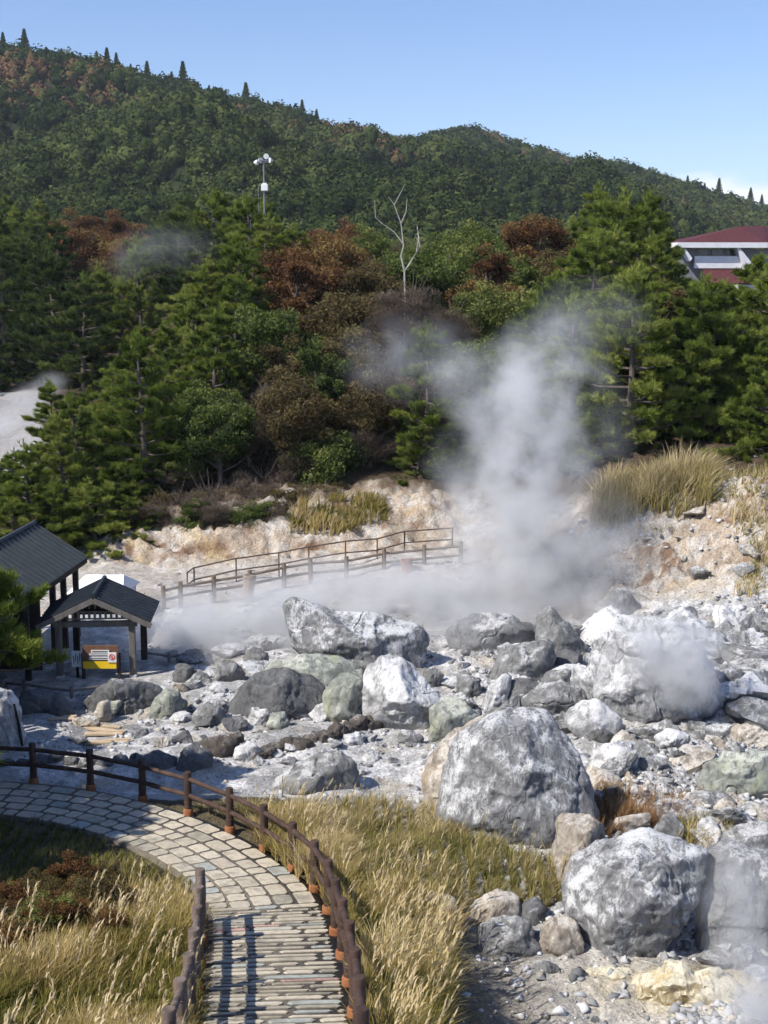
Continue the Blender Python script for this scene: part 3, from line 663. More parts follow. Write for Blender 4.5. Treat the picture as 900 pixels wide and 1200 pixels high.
def grass_patch(name, label, poly, yr, xr, n, hr, mat, cat='grass', pl=0, edge=.12, wid=.007, kind='stuff', green=None, group=None, leanm=.45, bias=None):
    x, y, z = scatter(poly, yr[0], yr[1], xr[0], xr[1], n*6, RNG)
    pdv = pathdist(x, y); k = (np.abs(pdv) > HW+edge) | (y > 33); x, y, z = x[k], y[k], z[k]
    P = np.stack([x, y, 0*x], -1); cl = fbm(P*1.6, 3, 70); k = RNG.random(len(x)) < sst(-.9, .3, cl)+.15; x, y, z = x[k][:n], y[k][:n], z[k][:n]
    # gather into tussocks
    gx = np.round(x/.28)*.28+.1*vn(np.stack([np.round(x/.28), np.round(y/.28), 0*x], -1)*7.3); gy = np.round(y/.28)*.28
    x = x+(gx-x)*.55; y = y+(gy-y)*.55
    cl = fbm(np.stack([x, y, 0*x], -1)*.8, 3, 71); h = RNG.uniform(hr[0], hr[1], len(x))*(.85+.35*cl)
    tint = np.clip(.5+.35*cl+RNG.normal(0, .2, len(x))+(0 if bias is None else bias), 0, 1)
    A = blades(x, y, z-.03, h, np.full(len(x), wid), np.abs(RNG.normal(leanm, .3, len(x))), RNG.normal(.4, 1.3, len(x)), RNG, tint=tint)
    if pl:
        i = RNG.choice(len(x), pl); Bm = plumes(x[i], y[i], z[i], RNG.uniform(hr[1]*.95, hr[1]*1.45, pl), RNG)
        A = (np.concatenate([A[0], Bm[0]]), np.concatenate([A[1], Bm[1]+len(A[0])]), np.concatenate([A[2], Bm[2]]))
    return tag(obj(name, mesh_np(name, A[0], A[1], attr=A[2]), mat), label, cat, group, kind)
grass_patch('grass', 'tall dry straw-coloured grass filling the bank inside the bend of the path', [(205,1062),(228,1090),(232,1330),(-80,1330),(-40,1130),(50,1090),(150,1062)], (13, 28), (-9, -2), 46000, (.32, .68), G_DRY, pl=230, bias=-.08)
grass_patch('shaded_grass', 'low dark green growth in deep shade beside the curving path', [(-150,1140),(-150,960),(40,962),(100,975),(150,1008),(222,1040),(150,1065),(50,1092)], (23, 30), (-14, -3), 15000, (.12, .30), G_GREEN, bias=-.3)
grass_patch('grass', 'olive and straw grass along the basin side of the fence', [(300,975),(310,950),(360,950),(420,945),(500,955),(545,985),(600,1005),(655,1015),(660,1060),(600,1070),(540,1075),(470,1070),(440,1200),(425,1200),(405,1050),(350,1010)], (15, 32), (-5, 5), 44000, (.28, .66), G_GREEN, pl=90, bias=.2)
grass_patch('grass', 'straw grass spilling between the fence posts onto the outer edge of the path', [(292,965),(330,955),(400,1010),(428,1110),(405,1110),(388,1062),(350,1025),(305,995)], (20.5, 28.8), (-4.6, -.5), 16000, (.45, .85), G_DRY, edge=-.14, pl=60)
grass_patch('grass', 'silvery pampas grass leaning over the fence at the lower right of the path', [(430,1060),(500,1060),(530,1110),(520,1190),(505,1300),(432,1300)], (13, 26), (-2, 3), 17000, (.5, .95), G_DRY, pl=240, leanm=.5)
grass_patch('grass', 'rust-coloured dry grass right of the largest boulder', [(690,985),(688,945),(700,930),(760,935),(800,945),(802,965),(740,975)], (24, 32), (3, 9), 7000, (.4, .7), G_RUST)
grass_patch('grass', 'wispy straw tuft beside the greenish slab', [(790,985),(795,965),(850,960),(855,985),(820,1000)], (24, 32), (4, 9), 2500, (.35, .6), G_DRY)
grass_patch('grass', 'olive grass growing around the tan upright block', [(665,1050),(672,1005),(700,1010),(696,1045)], (21, 30), (2, 7), 1500, (.25, .4), G_GREEN)
grass_patch('grass', 'tall olive pampas grass along the top of the ochre bank', [(690,620),(700,590),(740,570),(830,560),(835,595),(800,610),(760,600),(720,622)], (46, 60), (5, 18), 15000, (.9, 1.6), G_GREEN, wid=.016, bias=.15)
grass_patch('grass', 'tan dry grass at the right end of the ochre bank', [(830,590),(840,560),(920,545),(920,610),(895,700),(860,700),(880,640)], (43, 62), (8, 20), 5500, (.4, .8), G_GREEN, wid=.012, bias=.25)
grass_patch('grass', 'straw-coloured grass hanging over the cliff behind the back path', [(340,625),(345,600),(400,585),(450,585),(455,610),(400,630)], (54, 64), (-6, 2), 7000, (.6, 1.0), G_DRY, wid=.014)
# tuft on top of the flat boulder
def tuft(label, px, py, Y, n, h, mat, spread=.4, name='grass_tuft'):
    c = at(px, py, Y); x = c[0]+RNG.normal(0, spread, n); y = c[1]+RNG.normal(0, spread*.4, n); z = np.full(n, c[2])-.05
    A = blades(x, y, z, RNG.uniform(.4, 1, n)*h, np.full(n, .008), np.abs(RNG.normal(.5, .3, n)), RNG.uniform(0, 6.28, n), RNG)
    tag(obj(name, mesh_np(name, *A[:2], attr=A[2]), mat), label, 'grass tuft')
tuft('small dry brown tuft growing on top of the flat-topped boulder', 458, 735, 42.2, 500, .3, G_RUST, .35)
tuft('pale grass tuft beside the base of a fence post at the bend', 236, 953, 29.3, 260, .35, G_DRY, .1)
tuft('wispy tall tuft behind the fence at the bend', 285, 965, 28.9, 500, .75, G_DRY, .3)
tuft('small olive tuft growing half way up the ochre bank', 780, 625, 48.8, 500, .5, G_GREEN, .25)

# ------------------------------------------------------------------ trees
BARK = m_plain('bark', (.07, .055, .045), (.16, .13, .11), 6, .95, .1, .6, .03)
DEADW = m_plain('dead wood', (.26, .24, .21), (.40, .37, .33), 5, .9, .1, .3, .02)
L_PINE = m_leaf('pine needles', [(0, (.026, .044, .011)), (.35, (.095, .138, .024)), (.7, (.195, .240, .044)), (1, (.30, .32, .08))], .35, .3)
L_DPINE = m_leaf('dark pine needles', [(0, (.016, .028, .010)), (.4, (.050, .076, .022)), (.8, (.105, .140, .036)), (1, (.17, .20, .05))], .3, .2)
L_GREEN = m_leaf('broad leaves', [(0, (.020, .036, .012)), (.4, (.070, .095, .026)), (.75, (.125, .155, .042)), (1, (.20, .21, .065))], .4, .25)
L_OLIVE = m_leaf('olive brown leaves', [(0, (.035, .028, .014)), (.4, (.085, .065, .030)), (.75, (.13, .10, .045)), (1, (.17, .15, .06))], .4, .25)
L_RUST = m_leaf('rust leaves', [(0, (.045, .026, .014)), (.4, (.125, .062, .030)), (.75, (.18, .095, .040)), (1, (.22, .16, .06))], .5, .25)
L_TWIG = m_leaf('bare twigs', [(0, (.040, .030, .022)), (.5, (.105, .080, .060)), (1, (.19, .15, .115))], .3, .1)
def tufts(C, D, K, L, W, spread, rng, tint):
    """K narrow triangles fanning from each point C in direction D"""
    n = len(C); d = D[:, None]+spread*rng.normal(size=(n, K, 3)); d /= np.linalg.norm(d, axis=2)[..., None]
    s = np.cross(d, rng.normal(size=(n, K, 3))); s /= np.linalg.norm(s, axis=2)[..., None]+1e-9
    l = L*rng.uniform(.6, 1.2, (n, K, 1)); c = C[:, None]+rng.normal(0, .02, (n, K, 3))
    V = np.stack([c-s*W, c+s*W, c+d*l], 2).reshape(-1, 3); F = np.arange(len(V)).reshape(-1, 3)
    return V, F, np.repeat(tint, K*3)
def leaves(C, size, rng, tint, Nrm=None):
    n = len(C); a = rng.normal(size=(n, 3)); a /= np.linalg.norm(a, axis=1)[:, None]; b = np.cross(a, rng.normal(size=(n, 3))); b /= np.linalg.norm(b, axis=1)[:, None]+1e-9
    s = size*rng.uniform(.6, 1.3, (n, 1)); V = np.stack([C-a*s, C+b*s*.55, C+a*s, C-b*s*.55], 1).reshape(-1, 3)
    return V, np.arange(len(V)).reshape(-1, 4), np.repeat(tint, 4)
def trunk_mb(h, r, rng, branches, bend=.25):
    mb = MB(); ph = rng.uniform(0, 6.28)
    def c(t): return Vector((bend*math.sin(t*2.2+ph)*t, bend*math.cos(t*1.9+ph)*t, h*t))
    mb.tube([c(t) for t in np.linspace(-.03, .97, 9)], [r*(1.15-t) for t in np.linspace(0, 1, 9)], 8, wob=.15)
    for (t, az, el, L) in branches:
        p = c(t); d = Vector((math.cos(az)*math.cos(el), math.sin(az)*math.cos(el), math.sin(el)))
        mb.tube([p, p+d*L*.5+Vector((0, 0, -.04*L)), p+d*L+Vector((0, 0, .06*L))], [r*.42*(1-.6*t), r*.25*(1-.5*t), .012], 5)
    return mb, c
def make_pine(h, R, seed, low=.12, dense=1.0, flat=.16, mat=None, K=9):
    rng = np.random.default_rng(seed); br = []; n = int(36*dense)
    for i in range(n):
        t = low+(.97-low)*(i+rng.random()*.8)/n; prof = (1-((t-low)/(1.02-low))**1.35)*.85+.15
        if (t-low) < .12: prof *= .8
        br.append((t, i*2.4+rng.uniform(-.5, .5), rng.uniform(-.05, .35)+.5*max(0, t-.75), R*prof*rng.uniform(.65, 1.12)))
    mb, c = trunk_mb(h, .035*h/2+.05, rng, br); Cs = []; Ds = []; Ts = []
    for (t, az, el, L) in br:
        p = np.array(c(t)); d = np.array([math.cos(az)*math.cos(el), math.sin(az)*math.cos(el), math.sin(el)]); side = np.array([-math.sin(az), math.cos(az), 0])
        bt = rng.uniform(.2, .7)
        for q in range(max(5, int(L*6.5*dense))):
            f = rng.uniform(.22, 1.0); sg = rng.choice([-1, 1]); bl = (.30+.38*L*(1.12-f))*rng.uniform(.6, 1.1)*.62
            bd = d*rng.uniform(.5, 1.1)+side*sg*rng.uniform(.3, 1.1)*(1.1-f*.5)+np.array([0, 0, rng.uniform(.05, .5)]); bd /= np.linalg.norm(bd)
            m = 16; t_ = np.linspace(.1, 1, m)[:, None]; st = p+d*L*f+np.array([0, 0, .04*L]); bt2 = bt+rng.uniform(-.2, .2)
            pts = st+bd*bl*t_+np.array([0, 0, .16*bl])*t_**2+rng.normal(0, .035, (m, 3)); Cs.append(pts)
            dd = bd*.9+np.array([0, 0, .45])+rng.normal(0, .28, (m, 3)); Ds.append(dd/np.linalg.norm(dd, axis=1)[:, None])
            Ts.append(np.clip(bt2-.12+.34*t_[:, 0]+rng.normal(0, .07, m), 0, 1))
    # leader
    top = np.array(c(.97)); m = 60; pts = top+rng.normal(0, 1, (m, 3))*np.array([.16, .16, .3]); Cs.append(pts); Ds.append(np.tile([0, 0, 1.], (m, 1))); Ts.append(rng.uniform(.4, .9, m))
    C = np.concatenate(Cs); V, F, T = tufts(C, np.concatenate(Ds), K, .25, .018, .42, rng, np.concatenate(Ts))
    return mb, V, F, T
def make_broad(h, R, seed, n=9000, size=.085, clumps=46, bare=False):
    rng = np.random.default_rng(seed); br = []
    for i in range(9): br.append((rng.uniform(.2, .7), i*2.4, rng.uniform(.35, 1.0), R*rng.uniform(.6, 1.0)))
    if bare:
        for i in range(26): br.append((rng.uniform(.25, .95), i*2.4, rng.uniform(.5, 1.25), R*rng.uniform(.5, 1.1)))
    mb, c = trunk_mb(h*.85, .05*h/2+.04, rng, br, .35)
    cc = rng.normal(size=(clumps, 3)); cc /= np.linalg.norm(cc, axis=1)[:, None]; cc *= rng.uniform(.45, 1, (clumps, 1))
    ctr = np.array([0, 0, h*.58]); ax = np.array([R, R, h*.42]); cc = ctr+cc*ax*.88; ct = rng.uniform(.15, .85, clumps)
    k = rng.integers(0, clumps, n); off = rng.normal(size=(n, 3)); off /= np.linalg.norm(off, axis=1)[:, None]; rr = (rng.random((n, 1))**.4)
    P = cc[k]+off*rr*np.array([1, 1, .75])*R*.30*rng.uniform(.8, 1.15, clumps)[k][:, None]
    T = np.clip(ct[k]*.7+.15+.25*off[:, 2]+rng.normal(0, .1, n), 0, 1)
    if bare:
        D = off*.6+np.array([0, 0, .9]); V, F, T2 = tufts(P, D/np.linalg.norm(D, axis=1)[:, None], 3, .34, .009, .5, rng, T)
        return mb, V, F, T2
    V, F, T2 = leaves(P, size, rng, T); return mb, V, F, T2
KINDS = {}
def reg(kind, gens, mat, name): KINDS[kind] = (gens, mat, name)
def protoTree(mk):
    mb, V, F, T = mk
    tm = bpy.data.meshes.new('trunk'); tm.from_pydata(mb.v, [], mb.f); tm.materials.append(BARK); tm.update()
    cm = mesh_np('crown', V, F, attr=T); return tm, cm
PINES = [protoTree(make_pine(6.4, 2.5, 1)), protoTree(make_pine(5.8, 2.9, 2)), protoTree(make_pine(6.8, 2.3, 3, dense=1.1))]
PINEW = [protoTree(make_pine(6.0, 3.5, 4, low=.1, dense=1.25, flat=.12)), protoTree(make_pine(6.4, 3.2, 5, low=.06, dense=1.2))]
PINEL = [protoTree(make_pine(6.0, 2.6, 6, low=.56, dense=1.0))]
BROADS = [protoTree(make_broad(5.2, 2.2, 11, 11000)), protoTree(make_broad(4.6, 2.5, 12, 11000)), protoTree(make_broad(5.8, 2.0, 13, 10000))]
BARES = [protoTree(make_broad(4.8, 2.2, 21, 5200, bare=True)), protoTree(make_broad(4.2, 2.4, 22, 5200, bare=True))]
KM = {'L': (PINEL, L_PINE, 'pine_tree'), 'P': (PINES, L_PINE, 'pine_tree'), 'W': (PINEW, L_PINE, 'pine_tree'), 'D': (PINES, L_DPINE, 'pine_tree'), 'G': (BROADS, L_GREEN, 'broadleaf_tree'), 'O': (BROADS, L_OLIVE, 'broadleaf_tree'), 'R': (BROADS, L_RUST, 'autumn_tree'), 'B': (BARES, L_TWIG, 'bare_tree')}
def tree(kind, x, y, scale, label, group=None, z=None, sx=1, variant=None, cat='tree'):
    protos_, mat, name = KM[kind]; tm, cm = protos_[random.randrange(len(protos_)) if variant is None else variant]
    if z is None: z = hz(x, y, False)
    r = empty(name, (x, y, z-.15), random.uniform(0, 6.28), label=label, cat=cat, group=group); r.scale = (scale*sx, scale*sx, scale)
    r.rotation_euler.x = random.uniform(-.06, .06); r.rotation_euler.y = random.uniform(-.06, .06)
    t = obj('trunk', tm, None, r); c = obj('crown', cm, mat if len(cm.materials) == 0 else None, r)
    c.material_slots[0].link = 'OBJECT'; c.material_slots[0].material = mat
    return r
SEEDS = [(60,230,'P'),(140,225,'P'),(220,232,'P'),(30,330,'D'),(60,400,'D'),(20,290,'P'),(20,430,'D'),(110,262,'R'),(165,270,'R'),(210,300,'D'),(150,360,'P'),(200,350,'B'),(130,330,'O'),(250,290,'O'),(180,410,'O'),(110,430,'D'),(300,270,'P'),(280,330,'P'),(260,300,'P'),(240,400,'P'),(200,450,'P'),(130,500,'P'),(90,560,'P'),(50,600,'P'),(150,590,'P'),(350,250,'P'),(400,235,'G'),(390,300,'R'),(340,345,'R'),(390,340,'R'),(420,330,'O'),(370,380,'O'),(310,410,'G'),(380,430,'G'),(390,500,'G'),(330,450,'O'),(300,480,'B'),(250,490,'G'),(230,510,'G'),(300,540,'O'),(330,540,'O'),(380,540,'G'),(430,420,'O'),(450,290,'G'),(460,340,'B'),(490,270,'B'),(430,260,'B'),(540,235,'G'),(560,280,'G'),(510,320,'G'),(590,290,'G'),(580,325,'R'),(555,340,'R'),(620,290,'O'),(635,250,'R'),(620,360,'G'),(570,380,'G'),(520,370,'G'),(500,420,'O'),(480,520,'P'),(520,480,'P'),(700,250,'P'),(740,270,'P'),(700,320,'P'),(760,330,'P'),(680,380,'W'),(720,420,'W'),(640,420,'P'),(800,350,'O'),(830,440,'W'),(880,360,'W'),(880,440,'W'),(790,400,'W'),(860,330,'G'),(700,480,'W'),(820,490,'W'),(200,580,'O'),(230,600,'G'),(560,500,'G'),(620,500,'G')]
SD = np.array([(a, b) for a, b, c in SEEDS], float)
NAMEK = {'P': 'green pine', 'W': 'spreading green pine with flat tiers', 'D': 'dark green pine', 'G': 'rounded green broadleaf tree', 'O': 'olive-brown broadleaf tree', 'R': 'rust-red autumn tree', 'B': 'leafless grey-brown twiggy tree'}
placed = []
def zone_word(px, py, Y):
    if Y > 105: return 'on the far hollow at the left behind the spur' if px < 330 else 'beyond the wooded spur below the mountain'
    if px < 200: return 'on the lower left end of the wooded spur above the hall'
    if px < 340: return 'on the wooded spur below the lamp mast'
    if px < 500: return 'on the wooded slope between the lamp mast and the steam column'
    if px < 660: return 'on the wooded slope behind the steam column'
    return 'on the wooded slope above the ochre bank'
def plant(n, y0, y1, x0f, x1f, mind, sc, maxpy=None, ok=None):
    tries = 0; cnt = 0
    while cnt < n and tries < n*60:
        tries += 1; y = random.uniform(y0, y1); px0 = random.uniform(x0f, x1f); x = (px0-450)/FPX*y*1.0
        if any((x-a)**2+(y-b)**2 < (mind*(m))**2 for a, b, m in placed): continue
        z = hz(x, y, False); s = sc*random.uniform(.8, 1.15); px, py = proj(x, y, z+3.4*s)
        if ok and not ok(px, py, x, y, z, s): continue
        k = SEEDS[int(np.argmin((SD[:, 0]-px)**2+((SD[:, 1]-py)*1.0)**2))][2]
        if k in 'BO': s *= .85
        tree(k, x, y, s, NAMEK[k]+' '+zone_word(px, py, y), NAMEK[k]+'s '+zone_word(px, py, y)); placed.append((x, y, 1)); cnt += 1
    return cnt
def okA(px, py, x, y, z, s):
    lo = np.interp(px, [0, 60, 120, 200, 300, 520, 640, 700, 900], [56, 57, 60, 60.5, 60, 61, 60, 56, 53])
    if y < lo: return False
    if px < 62 and y > 64: return False
    _, top = proj(x, y, z+6.2*s)     # keep tree tops under the outline of the wood
    lim = np.interp(px, [-60, 0, 60, 100, 150, 200, 250, 300, 350, 450, 540, 600, 640, 690, 730, 780, 800, 850, 900], [530, 530, 500, 465, 415, 385, 320, 232, 225, 238, 205, 232, 240, 225, 210, 258, 330, 335, 325])
    return top > lim-3
print('A', plant(190, 55, 96, -40, 960, 2.9, 1.0, ok=okA))
def okB(px, py, x, y, z, s):
    if px < 60 and y < 108: return False
    _, top = proj(x, y, z+6.2*s); lim = np.interp(px, [0, 60, 140, 220, 280, 330], [238, 225, 205, 222, 245, 250])
    return top > lim-4 and (py < 450)
print('B', plant(75, 100, 185, -30, 330, 4.6, 1.45, ok=okB))
def okC(px, py, x, y, z, s):
    _, top = proj(x, y, z+6.2*s); lim = np.interp(px, [300, 600, 800, 900], [235, 235, 268, 330 if y < 165 else 262]); return top > lim and not (780 < px < 930 and y < 166)
print('C', plant(34, 100, 230, 330, 930, 6, 1.5, ok=okC))
# hero trees placed as in the photograph
def hero(kind, px, pytop, Y, h, label, sx=1, variant=None, cat='tree', group=None):
    """tree of height h whose top is seen at px,pytop"""
    H0 = {'L': 6.0, 'P': 6.4, 'W': 6.2, 'D': 6.4, 'G': 5.2, 'O': 5.2, 'R': 5.2, 'B': 4.8}[kind]; p = at(px, pytop, Y)
    tree(kind, p[0], Y, h/H0, label, z=p[2]-h+.15, sx=sx, variant=variant, cat=cat, group=group)
hero('W', 838, 372, 57.5, 7.2, 'bright green layered pine above the tall grass at the right', sx=1.0, variant=0)
hero('W', 905, 330, 60, 8.0, 'tall green pine cut by the right edge below the red-roofed building', variant=1)
hero('W', 905, 440, 54.5, 4.8, 'low bright pine cut by the right edge above the ochre bank', variant=0)
hero('P', 722, 222, 78, 9.5, 'tallest bushy green pine crown right of the middle of the wood', sx=1.15, variant=1)
hero('W', 700, 400, 60, 6.5, 'pine with flat tiers just right of the steam column', variant=1, sx=.9)
hero('W', 700, 470, 57, 4.2, 'low shaded pine right of the steam column above the bank', variant=0)
hero('P', 490, 500, 61, 3.6, 'small bright green pine behind the left edge of the steam column', sx=1.2, variant=0)
hero('P', 110, 560, 57.0, 4.6, 'bright pine right behind the big roof', sx=1.25, variant=1)
hero('P', 30, 530, 57, 4.8, 'green pine above the left end of the big roof', sx=1.2, variant=0)
hero('G', 385, 490, 61, 4.4, 'dark round evergreen bush at the top of the cliff', sx=.9, variant=1)
hero('G', 378, 405, 64, 4.5, 'yellow-green bushy tree above the dark round evergreen', sx=.85, variant=2)
hero('B', 205, 575, 58.5, 2.6, 'leafless grey bush on the cliff edge above the white outcrop', sx=1.3, variant=0, cat='bush')
hero('B', 250, 560, 59.5, 3.0, 'brown twiggy bush above the middle of the cliff', sx=1.3, variant=1, cat='bush')
hero('B', 300, 545, 60.5, 3.0, 'brown twiggy bush right of the cliff middle', sx=1.4, variant=0, cat='bush')
hero('G', 165, 655, 56.2, 1.1, 'low green bush at the foot of the white outcrop', sx=1.3, variant=1, cat='bush')
hero('B', 800, 560, 52.5, 1.8, 'grey leafless bush on top of the ochre bank', sx=1.5, variant=1, cat='bush')
hero('R', 60, 1035, 22.5, 1.5, 'low reddish brown shrub at the left edge of the grass bank', sx=1.2, variant=0, cat='shrub')
hero('R', 15, 1030, 23.5, 1.3, 'low rusty shrub cut by the left edge', sx=1.2, variant=1, cat='shrub')
hero('G', 10, 1095, 21, .9, 'small yellow-green shrub at the lower left edge', sx=1.1, variant=1, cat='shrub')
# off-frame pines that shade the bend of the path
tree('W', -12.1, 27.6, 1.32, 'pine at the left edge whose branches reach in front of the big roof', variant=0)
tree('W', -13.2, 25.2, 1.2, 'second pine standing outside the left edge of the view', variant=1)
tree('W', -16.0, 28.5, 1.3, 'third pine standing outside the left edge of the view', variant=0)
tree('W', -12.4, 22.9, 1.2, 'fourth pine standing outside the left edge of the view', variant=1)
for x_, y_, k_ in ((-16.5, 20.5, 1.3), (-18.5, 25, 1.5), (-15.5, 17, 1.2), (-19.5, 30.5, 1.5), (-12.8, 19.4, .95), (-14.2, 30.6, 1.1), (-22, 21, 1.6)):
    tree('W', x_, y_, k_, 'pine in the grove outside the left edge of the view', group='pines outside the left edge')
tree('W', -15.2, 24.6, 1.3, 'fifth pine standing outside the left edge of the view', variant=0)
for (px, top, Y, h, kd, sx) in ((20,375,106,6.5,'D',1.2),(62,378,105,6,'D',1.2),(98,395,104,5.5,'D',1.2),(-15,380,104,6,'D',1.2)):
    hero(kd, px, top, Y, h, 'dark green pine behind the far steam patch at the left', sx=sx, group='pines behind the far steam patch')
for (px, top, Y, h) in ((78,474,80,4),(48,522,72,3.6),(105,452,84,5),(8,536,68,3.4),(75,520,66,4),(130,440,80,5)):
    hero('P', px, top, Y, h, 'bright green pine on the lower left slope below the far steam patch', sx=1.25, group='pines below the far steam patch')
for i in range(17):
    px = 165+i*17+random.uniform(-6, 6); g_ = random.choice('BBO')
    hero(g_, px, random.uniform(560, 592), 59.2+random.uniform(-.6, .9), random.uniform(1.6, 2.4), NAMEK[g_].replace('tree', 'bush')+' in the scrub along the cliff top', sx=random.uniform(1.2, 1.8), cat='bush', group='bushes in the cliff-top scrub')
for i in range(22):
    px = 150+i*10+random.uniform(-8, 8); g_ = random.choice('BBOG')
    hero(g_, px, random.uniform(583, 603), random.uniform(57.3, 58.6), random.uniform(.9, 1.5), NAMEK[g_].replace('tree', 'bush')+' in the scrub along the cliff top', sx=random.uniform(1.2, 2.0), cat='bush', group='bushes in the cliff-top scrub')
for (px, top, Y, h) in ((118,572,57.6,3.4),(150,585,57.2,2.6),(88,585,57,3.2),(60,575,56.5,3.8),(20,585,56,3.4),(135,545,60,4.2)):
    hero('W', px, top, Y, h, 'bright spreading pine right behind the hall roof', sx=1.15, group='pines right behind the hall')
for (px, top, Y, h, kd, lab) in ((325,440,66,3.4,'B','brownish leafless tree above the scrub left of the yellow-green bushy tree'),(290,470,63.5,3.6,'B','brownish leafless tree above the cliff scrub'),(350,520,61.5,3,'B','brown twiggy tree left of the dark round evergreen'),(430,330,74,6,'O','olive-brown tree left of the bleached dead tree'),(478,325,70,3.6,'B','grey twiggy tree hiding the foot of the bleached dead tree'),(455,430,64,3.4,'B','purplish leafless tree left of the steam column top'),(345,300,84,6,'R','rust tree at the left of the autumn group'),(400,300,86,6,'R','rust-orange tree in the middle of the autumn group'),(340,360,76,4.6,'R','low rust tree below the autumn group'),(575,320,78,5.5,'R','rust-red tree behind the top of the steam column'),(635,245,90,5,'R','rust tree crown left of the tallest bushy pine'),(525,352,72,3.6,'B','leafless tree right of the bleached dead tree')):
    hero(kd, px, top, Y, h, lab, sx=1.15)
FILL = [(245,300,84,6),(222,345,80,5.5),(200,390,76,5.5),(268,345,78,5.5),(172,432,72,5),(236,418,70,5),(148,472,67,4.6),(205,462,66,4.6),(128,520,62,4.4),(180,520,62,4.2),(270,400,73,5),(285,285,86,6),(160,560,59.5,3.2),(110,478,72,5),(140,432,78,5),(320,262,88,6),(345,262,90,6),(95,540,61,4)]
for (px, top, Y, h) in FILL: hero('P', px+random.uniform(-6, 6), top, Y, h, 'bright green pine in the dense stand running down the left spur to the hall', sx=1.2, group='pines of the left spur')
for i in range(110):
    y_ = random.uniform(60, 92); px = random.uniform(110, 900); x_ = (px-450)/FPX*y_; k_ = random.choice('GGGOOBR' if px < 520 else 'GGGOO')
    lo = np.interp(px, [110, 520, 640, 700, 900], [60.5, 61, 59, 55, 53])
    if y_ < lo+.5: y_ = lo+.5; x_ = (px-450)/FPX*y_
    tree(k_, x_, y_, random.uniform(.28, .48), 'low '+NAMEK[k_].replace(' tree', '').replace('rounded ', '')+' bush in the undergrowth between the trees', sx=1.6, cat='bush', group=NAMEK[k_]+' undergrowth bushes')
hero('L', -36, 655, 29.2, 5.9, 'pine branch tier reaching in from the left edge in front of the kiosk posts', sx=.82)
for i in range(26):
    px = random.uniform(-10, 135); py = random.uniform(1050, 1120)-.35*px*(.2)+random.uniform(0, 60)*(px < 50); kd = random.choice('RROOG'); g_ = G(px, py); h = random.uniform(.6, 1.05)
    tree(kd, g_[0], g_[1], h/5.2, 'low '+{'R': 'rust', 'O': 'olive-brown', 'G': 'green'}[kd]+' shrub beside the shaded grass at the lower left', z=g_[2]-h*.08, sx=1.25, cat='shrub', group={'R': 'rust', 'O': 'olive-brown', 'G': 'green'}[kd]+' shrubs at the lower left')
for (px, top, Y, h) in ((20,532,67,3.0),(62,508,76,3.6),(92,500,78,4),(-8,540,66,3.2),(38,540,64,3)):
    hero('P', px, top, Y, h, 'bright green pine on the lower left slope below the far steam patch', sx=1.3, group='pines below the far steam patch')
hero('P', 783, 298, 90, 8.5, 'pine hiding the left corner of the hotel', sx=1.2, variant=1)
hero('P', 66, 452, 76, 5.2, 'bright green pine right of the far steam patch', sx=1.2, variant=0)
hero('W', 888, 303, 74, 8, 'tall pine rising in front of the right end of the hotel', variant=0)
for (px, top) in ((808, 346), (838, 342), (868, 346)):
    hero('P', px, top, 92, 7, 'pine crown hiding the foot of the hotel', sx=1.2, group='pines hiding the foot of the hotel')
# dead white tree
def dead_tree():
    p = at(474, 318, 72); r = empty('dead_tree', (p[0], 72, p[2]-4), label='bleached dead tree with bare forked branches above the wood', cat='dead tree')
    t = MB(); t.tube([(0, 0, 0), (.05, 0, 2.5), (0, 0, 4.1)], [.08, .06, .055], 7); t.build('trunk', DEADW, r, True)
    def q(px, py, dy=0): a = at(px, py, 72+dy); return (a[0]-p[0], a[1]-72, a[2]-p[2]+4)
    for pts, rr in (([q(474,318), q(478,312), q(488,296), q(490,282), q(486,275)], .05), ([q(474,318), q(470,300), q(473,288), q(470,262), q(462,240), q(455,230)], .055), ([q(472,285), q(462,272), q(448,262)], .045), ([q(478,312), q(492,290), q(489,265,.5), q(485,258)], .05), ([q(470,262), q(476,248), q(477,232)], .04), ([q(448,262), q(440,255), q(439,235)], .035), ([q(462,240), q(470,225), q(475,215)], .03)):
        b = MB(); b.tube(pts, [rr*(1-.75*i/(len(pts)-1)) for i in range(len(pts))], 6); b.build('branch', DEADW, r, True)
dead_tree()
